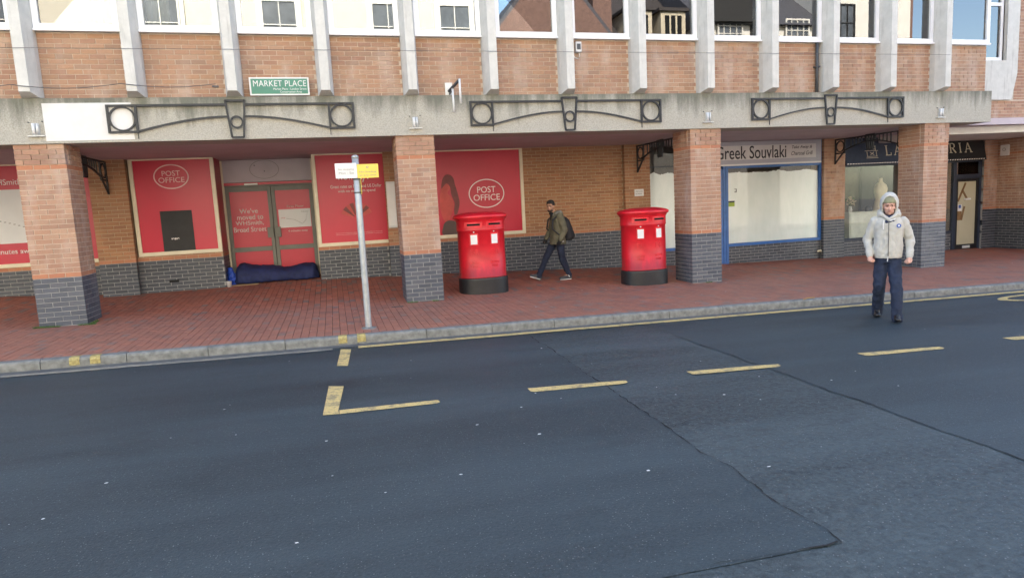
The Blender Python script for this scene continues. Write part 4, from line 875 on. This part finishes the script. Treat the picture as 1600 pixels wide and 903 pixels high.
def face_bits(par, P, a, s, stub, brow='brow', eye='eye_dark'):
    for sx_ in (-1, 1):
        sculpt('eye', eye, par, [('e', P(sx_*.031, .0875, .012), (.0125*s, .006*s, .0065*s), (0, 0, a))], .003, 1); sculpt('eyebrow', brow, par, [('c', P(sx_*.014, .098, .030), .0055*s, P(sx_*.048, .083, .033), .004*s)], .003, 1)
    sculpt('mouth', 'lip', par, [('c', P(-.021, .092, -.060), .0055*s, P(.021, .092, -.060), .0055*s)], .003, 1)
def fist(wr, d, palm_n, side, s=1.0):                # wr wrist, d hand direction, palm_n palm normal, side +1/-1 for thumb
    wr, d, pn = Vector(wr), Vector(d).normalized(), Vector(palm_n).normalized(); l = d.cross(pn).normalized()*side
    E = [('e', wr+d*.045*s, (.036*s, .036*s, .045*s))]
    for k in range(4):
        o = (k-1.5)*.019*s; q = (1, 1.06, 1, .85)[k]; k0 = wr+d*.075*s*q+l*o; k1 = k0+pn*.034*s*q+d*.012*s; k2 = k1-d*.032*s*q+pn*.006*s
        E += [('c', wr+d*.04*s+l*o, .0115*s, k0, .0105*s), ('c', k0, .0105*s, k1, .0095*s), ('c', k1, .0095*s, k2, .0085*s)]
    t0 = wr+d*.025*s+l*.034*s; t1 = wr+d*.055*s+l*.045*s+pn*.02*s; t2 = wr+d*.07*s+l*.02*s+pn*.047*s
    return E+[('c', t0, .0135*s, t1, .0115*s), ('c', t1, .0115*s, t2, .010*s)]

# ---- hooded man walking towards the camera on the road
def hooded_man():
    root = (11.56, -4.20); z0 = rz(root[0])
    hp = Vector((0, -.035, 1.575)); HE, P, a = head_prims(hp, (.05, -1, -.06))
    sh = [(-.172, 0, 1.375), (.172, 0, 1.37)]; el = [(-.255, .05, 1.125), (.262, .06, 1.115)]; wr = [(-.222, -.075, .905), (.252, -.055, .885)]
    hip = [(-.09, 0, .90), (.09, 0, .90)]; kn = [(-.105, -.02, .50), (.10, -.13, .49)]; an = [(-.115, .225, .115), (.115, -.185, .085)]
    b = HE+[('c', (0, 0, 1.42), .055, (0, -.02, 1.52), .052), ('l', [(0, 0, .84, .105, .072), (0, 0, .95, .11, .075), (0, 0, 1.1, .125, .085), (0, 0, 1.28, .155, .098), (0, 0, 1.39, .16, .085), (0, 0, 1.44, .07, .06)])]
    for i in (0, 1):
        b += [('c', sh[i], .05, el[i], .042), ('c', el[i], .042, wr[i], .028), ('c', (hip[i][0]*.75, 0, .86), .056, kn[i], .048), ('c', kn[i], .052, an[i], .036), ('c', an[i], .034, Vector(an[i])+Vector((0, -.06, -.04)), .022)]
    b += fist(wr[0], (.05, -.35, -.9), (.75, -.55, .1), -1, 1.05)+fist(wr[1], (-.03, -.3, -.95), (-.75, -.55, .1), 1, 1.05)
    body = sculpt('person', 'skin', None, b, .0075, 3); body.location = (root[0], root[1], z0); body.rotation_euler = (0, 0, math.radians(-43))
    tag(body, 'man in pale grey hoodie and navy trousers crossing the road', 'person')
    face_bits(body, P, a, 1, True)
    sculpt('stubble', 'stubble', body, [('e', P(0, .026, -.072), (.056, .062, .042), (0, 0, a))], .005, 2, cut=[(P(0, 0, -.05), (0, 0, 1))])
    sculpt('beanie', 'beanie', body, [('e', P(0, -.008, .060), (.086, .104, .082), (0, 0, a))], .006, 2, .002, 30, cut=[(P(0, 0, .050), (0, 0, -1))])
    # hood: outer shell open at the front
    H = sculpt('hood', 'hoodie_grey', body, [('e', (0, .008, 1.615), (.116, .130, .158)), ('c', (0, .03, 1.70), .07, (0, .10, 1.69), .05), ('e', (0, .06, 1.49), (.145, .105, .085)), ('c', (-.105, -.01, 1.46), .042, (.105, -.01, 1.46), .042), ('c', (-.09, -.07, 1.47), .032, (0, -.115, 1.395), .024), ('c', (.09, -.07, 1.47), .032, (0, -.115, 1.395), .024)], .008, 4, .008, 13, .6, cut=None)
    bm = bmesh.new(); bm.from_mesh(H.data)          # cut the face opening
    kill = [f for f in bm.faces if f.calc_center_median().y < -.035 and ((f.calc_center_median().x/.088)**2+((f.calc_center_median().z-1.58)/.140)**2) < 1]
    bmesh.ops.delete(bm, geom=kill, context='FACES'); bm.to_mesh(H.data); bm.free()
    md = H.modifiers.new('t', 'SOLIDIFY'); md.thickness = .016; md.offset = -1
    H.data.materials.append(M['hood_lining']); md.material_offset = 1
    sculpt('t_shirt', 'tee_navy', body, [('l', [(0, -.03, 1.22, .10, .085), (0, -.025, 1.36, .11, .092), (0, -.02, 1.44, .078, .075), (0, -.02, 1.465, .062, .062)])], .01, 2)
    j = [('l', [(0, 0, .885, .166, .122), (0, 0, .93, .172, .128), (0, .0, 1.0, .178, .132), (0, 0, 1.15, .174, .130), (0, 0, 1.28, .182, .130), (0, .003, 1.36, .178, .118), (0, .005, 1.41, .145, .10), (0, .01, 1.47, .10, .08)])]
    for i in (0, 1):
        w2 = Vector(el[i]).lerp(Vector(wr[i]), .93); j += [('c', sh[i], .064, el[i], .060), ('c', el[i], .060, w2, .047)]
    jk = sculpt('hoodie', 'hoodie_grey', body, j, .008, 2, .012, 14, .6)
    bm = bmesh.new(); bm.from_mesh(jk.data)          # open V at the collar
    kill = [f for f in bm.faces if f.calc_center_median().y < -.04 and f.calc_center_median().z > 1.375 and abs(f.calc_center_median().x) < (f.calc_center_median().z-1.375)*1.5]
    bmesh.ops.delete(bm, geom=kill, context='FACES'); bm.to_mesh(jk.data); bm.free()
    for s in (0, 1): sculpt('cuff', 'hoodie_grey', body, [('c', Vector(el[s]).lerp(Vector(wr[s]), .86), .050, Vector(el[s]).lerp(Vector(wr[s]), .97), .044)], .007, 2, .002, 60)
    sculpt('waistband', 'hoodie_grey', body, [('l', [(0, 0, .868, .166, .122), (0, 0, .925, .172, .127)])], .009, 2, .003, 40)
    ZP = [(0, -.144-.0, z) for z in (.885, .95, 1.05, 1.15, 1.25, 1.36)]; MB().tube([(x_-.004, y_+(.012 if z_ < .9 else .0), z_) for x_, y_, z_ in ZP], .005, 6).build('zip', 'dark_lead', body)
    MB().tube([(-.065, -.155, 1.40), (-.068, -.162, 1.33), (-.066, -.160, 1.27)], .008, 6).build('drawstring', 'plate_white', body); MB().tube([(.01, -.150, 1.385), (.05, -.150, 1.40), (.075, -.135, 1.415)], .009, 6).build('drawstring', 'plate_white', body)
    MB().tube([(-.004, -.146, .90), (-.012, -.152, .83)], .007, 6).build('zip_pull', 'pale_metal', body)
    lathe([(.026, 0), (.028, .004), (.002, .008)], 20).build('badge', 'print_blue', body).matrix_local = Matrix.Translation((.115, -.146, 1.315)) @ Matrix.Rotation(PI/2, 4, 'X') @ Matrix.Rotation(.0, 4, 'Y')
    lathe([(.012, .008), (.012, .010)], 12).build('badge_mark', 'plate_white', body).matrix_local = Matrix.Translation((.115, -.146, 1.315)) @ Matrix.Rotation(PI/2, 4, 'X')
    t = [('l', [(0, 0, .80, .148, .108), (0, 0, .88, .150, .108), (0, 0, .96, .140, .10)])]
    for i in (0, 1):
        a2 = Vector(an[i])+Vector((0, .0, -.045)); t += [('c', (hip[i][0]*.82, 0, .83), .088, kn[i], .078), ('c', kn[i], .078, a2, .071)]
    sculpt('trousers', 'jeans_navy', body, t, .0085, 3, .015, 10, .8)
    for i in (0, 1):
        A2 = Vector(an[i]); back = i == 0; toe = A2+(Vector((-.0, -.16, -.065)) if back else Vector((.0, -.175, -.02))); heel = A2+(Vector((0, .035, -.035)) if back else Vector((0, .02, -.045)))
        sculpt('shoe', 'shoe_black', body, [('c', heel, .038, toe, .036), ('c', heel+Vector((0, -.02, .02)), .04, A2.lerp(toe, .5)+Vector((0, 0, .01)), .038), ('e', toe, (.043, .05, .032))], .007, 3)
hooded_man()

# ---- man with backpack walking left under the arcade
def walker():
    rx, ry = 8.63, 1.50; z0 = gz(rx, ry)
    hp = Vector((-.055, -.02, 1.545)); HE, P, a = head_prims(hp, (-.62, -.78, -.08), .98)
    sh = [(.09, -.17, 1.335), (.07, .17, 1.335)]; el = [(.165, -.235, 1.06), (.02, .22, 1.06)]; wr = [(.055, -.235, .845), (-.12, .20, .86)]
    hip = [(.09, -.085, .87), (.07, .085, .87)]; kn = [(.13, -.09, .47), (-.155, .09, .49)]; an = [(.275, -.09, .105), (-.335, .10, .115)]
    b = HE+[('c', (.05, 0, 1.36), .055, (-.02, -.01, 1.47), .052), ('l', [(.08, 0, .80, .10, .14), (.08, 0, .92, .105, .15), (.08, 0, 1.1, .10, .14), (.09, 0, 1.25, .115, .165), (.07, 0, 1.36, .085, .15), (.05, 0, 1.40, .06, .07)])]
    for i in (0, 1): b += [('c', sh[i], .05, el[i], .042), ('c', el[i], .042, wr[i], .028), ('c', hip[i], .08, kn[i], .055), ('c', kn[i], .052, an[i], .036), ('c', an[i], .036, Vector(an[i])+Vector((-.1, 0, -.04)), .03)]
    b += fist(wr[0], (-.35, .05, -.93), (-.4, .9, .1), 1, .98)+fist(wr[1], (-.4, 0, -.9), (-.4, -.9, .1), -1, .98)
    body = sculpt('person', 'skin_brown', None, b, .0075, 3); body.location = (rx, ry, z0); tag(body, 'man in olive parka walking left past the brick wall', 'person')
    face_bits(body, P, a, .98, True, 'hair_black')
    sculpt('hair', 'hair_black', body, [('e', P(0, -.032, .052), (.084, .098, .088), (0, 0, a)), ('e', P(0, .050, .095), (.060, .042, .034), (0, 0, a))], .006, 2, .008, 38, 1, cut=[(P(0, 0, .020), (0, 0, -1))] if False else None)
    sculpt('beard', 'beard', body, [('e', P(0, .030, -.078), (.058, .066, .040), (0, 0, a))], .005, 2, cut=[(P(0, 0, -.058), (0, 0, 1))])
    j = [('l', [(.08, 0, .755, .165, .205), (.08, 0, .80, .160, .20), (.08, 0, .95, .145, .19), (.085, 0, 1.1, .142, .185), (.09, 0, 1.25, .148, .20), (.08, 0, 1.34, .12, .18), (.055, 0, 1.41, .085, .10)]), ('c', (.03, -.06, 1.40), .045, (.03, .06, 1.40), .045)]
    for i in (0, 1): j += [('c', sh[i], .076, el[i], .07), ('c', el[i], .07, Vector(el[i]).lerp(Vector(wr[i]), .9), .056)]
    sculpt('parka', 'parka_olive', body, j, .0085, 3, .013, 10, .8)
    sculpt('parka_hood', 'parka_lining', body, [('c', (.12, -.09, 1.405), .055, (.12, .09, 1.405), .055), ('c', (.12, -.09, 1.405), .05, (.0, -.075, 1.37), .035), ('c', (.12, .09, 1.405), .05, (.0, .075, 1.37), .035), ('e', (.155, 0, 1.385), (.06, .10, .06))], .009, 3, .006, 14)
    sculpt('collar', 'glove_black', body, [('c', (-.035, -.05, 1.40), .03, (-.04, .05, 1.40), .03), ('c', (-.05, -.04, 1.38), .028, (-.055, -.02, 1.28), .02)], .008, 2)
    for i in (0, 1):
        w_ = Vector(wr[i]); f = fist(w_, (-.35, .05 if i == 0 else 0, -.93), (-.4, .9 if i == 0 else -.9, .1), 1 if i == 0 else -1, 1.0)
        sculpt('glove', 'glove_black', body, [(q[0], q[1], tuple(r_*1.12 for r_ in q[2]) if q[0] == 'e' else q[2]*1.18, *( () if q[0] == 'e' else (q[3], q[4]*1.18))) for q in f]+[('c', Vector(el[i]).lerp(w_, .9), .045, w_+Vector((0, 0, -.02)), .04)], .006, 2)
    B('label_patch', 'plate_white', body, .11, .15, -.205, -.198, .81, .822)
    t = [('l', [(.08, 0, .75, .11, .165), (.08, 0, .88, .12, .17)])]
    for i in (0, 1): t += [('c', hip[i], .098, kn[i], .072), ('c', kn[i], .072, Vector(an[i])+Vector((.0, 0, .0)), .062)]
    sculpt('trousers', 'jeans_dark', body, t, .0085, 3, .014, 10, .8)
    A2 = Vector(an[0]); sculpt('shoe', 'shoe_grey', body, [('c', A2+Vector((.025, 0, -.05)), .040, A2+Vector((-.19, 0, -.068)), .032), ('c', A2+Vector((.01, 0, -.02)), .042, A2+Vector((-.1, 0, -.05)), .038)], .007, 3); sculpt('sole', 'sole_white', body, [('c', A2+Vector((.03, 0, -.095)), .012, A2+Vector((-.20, 0, -.095)), .012), ('c', A2+Vector((.03, -.03, -.095)), .010, A2+Vector((-.2, -.024, -.095)), .010)], .006, 2); sculpt('sock', 'sock_white', body, [('c', A2+Vector((-.01, 0, .0)), .045, A2+Vector((-.01, 0, -.03)), .043)], .007, 2)
    A2 = Vector(an[1]); hd = Vector((-.93, 0, .33)).normalized(); dn = Vector((-.33, 0, -.93)); hl = A2+Vector((.025, 0, -.045)); sculpt('shoe', 'shoe_grey', body, [('c', hl, .040, hl+hd*.21+dn*.012, .032), ('c', A2+Vector((0, 0, -.01)), .042, hl+hd*.12-dn*.01, .038)], .007, 3); sculpt('sole', 'sole_white', body, [('c', hl+dn*.042, .012, hl+hd*.22+dn*.042, .012), ('c', hl+dn*.042+Vector((0, -.028, 0)), .010, hl+hd*.22+dn*.042+Vector((0, -.022, 0)), .010)], .006, 2); sculpt('sock', 'sock_white', body, [('c', A2+Vector((0, 0, .01)), .046, A2+Vector((-.01, 0, -.025)), .043)], .007, 2)
    # backpack
    e = empty('backpack', (rx+.30, ry, z0+.80), label='black backpack on the back of the man in the olive parka', cat='backpack')
    sculpt('bag_body', 'pack_black', e, [('l', [(-.02, 0, .02, .10, .13), (.01, 0, .08, .125, .155), (.0, 0, .28, .11, .15), (-.05, 0, .45, .09, .13), (-.085, 0, .52, .055, .09)])], .009, 4, .006, 12); sculpt('front_pocket', 'pack_black', e, [('l', [(.085, 0, .05, .05, .11), (.10, 0, .12, .055, .12), (.085, 0, .22, .045, .11), (.06, 0, .25, .03, .09)])], .008, 3, .004, 14)
    for s in (-1, 1): sculpt('strap', 'pack_black', e, [('c', (-.10, s*.13, .50), .022, (-.23, s*.165, .57), .02), ('c', (-.23, s*.165, .57), .02, (-.36, s*.15, .47), .02), ('c', (-.36, s*.15, .47), .02, (-.385, s*.185, .28), .018), ('c', (-.385, s*.185, .28), .018, (-.20, s*.20, .12), .014)], .007, 2)
walker()

# ------------------------------------------------------------------ doorway bedding and bits
def sleeping_bag():
    xa, xb, yc = 2.03, 3.80, 3.60; L = xb-xa; e = empty('sleeping_bag', ((xa+xb)/2, yc, gz(2.9, yc)), label='navy sleeping bag lying across the foot of the red doors', cat='sleeping bag')
    n, sg = 60, 36; V = []
    for i in range(n+1):
        t = i/n; x = -L/2+L*t; h = (.33+.06*math.exp(-((t-.12)/.08)**2)-.07*math.exp(-((t-.62)/.12)**2)-.04*t)*min(1, (t/.06)**.5 if t < .06 else 1)*min(1, ((1-t)/.05)**.4 if t > .95 else 1)+.02; wd = .34-.06*t+.03*math.sin(t*9)
        wd *= min(1, .5+t*8, .5+(1-t)*8)
        for k in range(sg):
            a = 2*PI*k/sg; y = wd*math.copysign(abs(math.cos(a))**.8, math.cos(a)); z = h*(.5+.5*math.sin(a)) if math.sin(a) > -.6 else h*.2*(1+math.sin(a))/.4*.0+.0
            z = h*max(0, (math.sin(a)+.35)/1.35)
            f = (.5-abs(noise.noise(Vector((x*4+z*5, y*4, z*7)))))*.07-.02+(.4-abs(noise.noise(Vector((x*9-z*8, y*9+x*5, z*10)))))*.04
            V.append((x, y+f*.9, max(0, z+f*(1 if z > .03 else .1))))
    MB().add(V, [(i*sg+k, i*sg+(k+1) % sg, (i+1)*sg+(k+1) % sg, (i+1)*sg+k) for i in range(n) for k in range(sg)]+[tuple(range(sg))[::-1], tuple(n*sg+k for k in range(sg))]).build('quilted_shell', 'bag_navy', e, True)
sleeping_bag()
g = gz(2.0, 3.45)
e = empty('carrier_bag', (2.03, 3.42, gz(2.0, 3.4)), label='crumpled bright blue bag beside the sleeping bag', cat='bag'); sculpt('bag_body', 'bag_blue', e, [('l', [(0, 0, 0, .10, .09), (.0, 0, .10, .115, .10), (-.01, .0, .22, .085, .08), (-.03, 0, .31, .04, .05), (-.045, 0, .36, .05, .03)])], .009, 2, .035, 11, 1); sculpt('bag_top', 'plate_white', e, [('e', (-.045, 0, .355), (.035, .03, .015))], .006, 1)
e = empty('paper_cup', (1.985, 3.12, gz(2.0, 3.12)), label='white paper cup standing in front of the blue bag', cat='cup'); lathe([(.04, 0), (.052, .11), (.055, .112), (.055, .12)], 18).build('cup', 'cup_white', e, True)
e = empty('cardboard_sheet', (2.25, 3.2, gz(2.25, 3.2)), .1, label='flat piece of cardboard poking out under the sleeping bag', cat='cardboard'); B('board', 'cardboard', e, -.28, .30, -.05, .35, .002, .016)
# litter specks and gum, weeds at the pillar feet
mb = MB()
rnd = random.Random(3)
def fleck(x, y, z, r):
    n = rnd.randint(5, 7); a0 = rnd.uniform(0, 6); q = rnd.uniform(.45, 1); mb.add([(x+r*rnd.uniform(.7, 1.1)*math.cos(a0+2*PI*k/n), y+q*r*rnd.uniform(.7, 1.1)*math.sin(a0+2*PI*k/n), z) for k in range(n)], [tuple(range(n))])
for k in range(90):
    x = rnd.uniform(-1, 15); y = rnd.uniform(-9.5, -3.2); fleck(x, y, rz(x)+.012, rnd.choice((.005, .006, .007, .009, .012)))
for x, y in ((4.84, -7.55), (5.15, -6.62), (6.0, -7.9), (5.55, -7.0), (2.6, -6.9), (3.1, -5.4), (6.75, -8.1), (7.4, -6.6)): fleck(x, y, rz(x)+.012, .015)
for k in range(110):
    x = rnd.uniform(-1, 20); y = rnd.uniform(-2.6, 2.5); fleck(x, y, gz(x, y)+.005, rnd.choice((.008, .011, .016)))
o = mb.build('litter', 'litter_pale', fix=False); tag(o, 'pale gum spots and litter flecks scattered over road and pavement', 'litter', kind='stuff')
mb = MB()
def tuft(cx, cy, lx_, ly_, n):
    for k in range(n):
        x = cx+rnd.uniform(-lx_, lx_); y = cy+rnd.uniform(-ly_, ly_); z = gz(x, y)-.003; h = rnd.uniform(.012, .04); a = rnd.uniform(0, 2*PI); w_ = .004; dx, dy = math.cos(a)*w_, math.sin(a)*w_; lx2, ly2 = rnd.uniform(-.02, .02), rnd.uniform(-.02, .02)
        mb.add([(x-dx, y-dy, z), (x+dx, y+dy, z), (x+lx2, y+ly2, z+h)], [(0, 1, 2)])
tuft(-.22, -.045, .18, .035, 500); tuft(.33, -.02, .12, .05, 300); tuft(.38, .15, .03, .14, 200); tuft(5.42, -.03, .09, .02, 140); tuft(5.83, -.03, .05, .02, 80); tuft(11.35, -.03, .07, .02, 90); tuft(10.1, .17, .12, .02, 60)
o = mb.build('weeds', 'leaf_green', fix=False); tag(o, 'green weeds and moss growing at the feet of the pillars', 'weeds', kind='stuff')
e = empty('twig', (11.45, -2.76, S*11.45+.012), .3, label='thin orange brown stick lying on the kerb behind the hooded man', cat='stick'); MB().tube([(-.14, 0, 0), (0, .01, .008), (.14, -.01, 0)], .008, 6).build('stick', 'stick', e)

# ================================================================== HOUSES ACROSS THE STREET (seen in the window reflections)
YO = -19.5
def opp_window(par, x, z, w_, h, fr='wall_white', bars=(2, 3), surround=None):
    if surround: B('surround', surround, par, x-w_/2-.18, x+w_/2+.18, YO+.002, YO+.12, z-.15, z+h+.22)
    f = MB(); y0, y1 = YO+.125, YO+.19
    f.box(x-w_/2, x+w_/2, y0, y1, z, z+.08).box(x-w_/2, x+w_/2, y0, y1, z+h-.08, z+h).box(x-w_/2, x-w_/2+.08, y0, y1, z+.08, z+h-.08).box(x+w_/2-.08, x+w_/2, y0, y1, z+.08, z+h-.08)
    for k in range(1, bars[0]): f.box(x-w_/2+w_*k/bars[0]-.02, x-w_/2+w_*k/bars[0]+.02, y0, y1-.01, z+.08, z+h-.08)
    for k in range(1, bars[1]): f.box(x-w_/2+.08, x+w_/2-.08, y0+.005, y1-.015, z+h*k/bars[1]-.02, z+h*k/bars[1]+.02)
    o = f.build('window', fr, par); B('pane', 'pane_grey', o, x-w_/2+.08, x+w_/2-.08, YO+.121, YO+.124, z+.08, z+h-.08)
def opp(name, label, x0, x1, ze, m, roof=None, zr=0, rm='roof_dark', gable=False):
    e = empty(name, (0, 0, 0), label=label, cat='house', group='houses across the street'); B('wall', m, e, x0, x1, YO-9, YO, -1.5, ze)
    if roof == 'pitch': MB().prism([(0, YO+.35, ze), (0, YO-4.5, zr), (0, YO-9.3, ze)], (x0-.1, 0, 0), (x1+.1, 0, 0)).build('roof', rm, e)
    if roof == 'gable': MB().prism([(x0-.3, 0, ze-.1), ((x0+x1)/2, 0, zr), (x1+.3, 0, ze-.1)], (0, YO+.3, 0), (0, YO-9, 0)).build('roof', rm, e); MB().prism([(x0, 0, ze+.001), ((x0+x1)/2, 0, zr-.25), (x1, 0, ze+.001)], (0, YO+.302, 0), (0, YO+.31, 0)).build('gable_wall', m, e)
    return e
e = opp('rendered_house', 'tall sunlit cream rendered house across the street', -26, 11.6, 13.5, 'wall_cream', 'pitch', 16)
for k, x in enumerate((-20, -16, -12, -7.9, -2.0, 2.7, 7.35, 10.4)):
    opp_window(e, x, 8.7, 1.5, 2.1, bars=(2, 2), surround='wall_white'); opp_window(e, x, 4.3, 1.15, 2.1, bars=(2, 2), surround='stone_trim'); opp_window(e, x, .3, 1.8, 2.4, 'timber_black', (2, 1))
MB().tube([(4.7, YO+.12, 0), (4.7, YO+.12, 13.3)], .07).build('rain_pipe', 'dark_lead', e); B('cornice', 'stone_trim', e, -26, 11.6, YO+.001, YO+.35, 13.0, 13.4); B('string_course', 'stone_trim', e, -26, 11.6, YO+.001, YO+.12, 7.6, 7.8)
e = opp('gabled_house', 'dark brick house with steep tiled gable across the street', 11.7, 18.6, 8.9, 'house_brick', 'gable', 13.2, 'roof_slate')
opp_window(e, 15.15, 9.0, 1.0, 1.3, bars=(2, 3), surround='stone_trim') ; opp_window(e, 13.5, 5, 1.2, 1.8); opp_window(e, 16.8, 5, 1.2, 1.8)
c = B('chimney', 'house_brick', e, 17.6, 18.6, YO-1.5, YO-.6, 9, 12.4)
for x in (17.85, 18.3): lathe([(.14, 12.4), (.11, 12.8), (.13, 13.0)], 12, x, YO-1.05).build('chimney_pot', 'chimney_pot', c)
e = opp('dormer_house', 'brown tiled house with pale dormer windows across the street', 18.7, 23.2, 8.6, 'house_brick', 'pitch', 12.8, 'roof_dark')
for x in (20.0, 21.9):
    d = B('dormer', 'stone_trim', e, x-.7, x+.7, YO-2.6, YO-.35, 8.8, 10.9); B('dormer_roof', 'roof_dark', e, x-.85, x+.85, YO-2.7, YO-.2, 10.9, 11.05)
    for q in (-.35, .0, .35): B('dormer_pane', 'slot_black', d, x+q-.12, x+q+.12, YO-.349, YO-.33, 9.3, 10.7)
e = opp('timbered_house', 'black and white house with mullioned bay windows across the street', 23.3, 30.6, 10.2, 'wall_white', 'pitch', 14, 'roof_slate')
for x in (24.9, 29.0): opp_window(e, x, 9.35, 1.5, 1.5 if x < 26 else 1.2, bars=(4, 4)); opp_window(e, x, 5, 1.6, 1.8, bars=(4, 3))
for x in (23.5, 26.3, 27.2, 30.4): B('timber', 'timber_black', e, x-.12, x+.12, YO+.001, YO+.06, 0, 10.2)
B('timber', 'timber_black', e, 23.3, 30.6, YO+.002, YO+.08, 9.0, 9.25); B('timber', 'timber_black', e, 23.3, 27, YO+.002, YO+.5, 10.25, 12.2)
e = opp('white_house', 'tall white house with sash windows and brick chimney across the street', 30.7, 36.6, 14, 'wall_white', None)
for x in (32.2, 34.9): opp_window(e, x, 9.4, 1.0, 2.0, 'timber_black', (2, 2)); opp_window(e, x, 5.2, 1.0, 2.0, 'timber_black', (2, 2))
B('cornice', 'stone_trim', e, 30.7, 36.6, YO+.001, YO+.3, 13.4, 13.8); B('chimney', 'house_brick', e, 36.61, 37.3, YO-1.5, YO-.5, 8, 12.3)
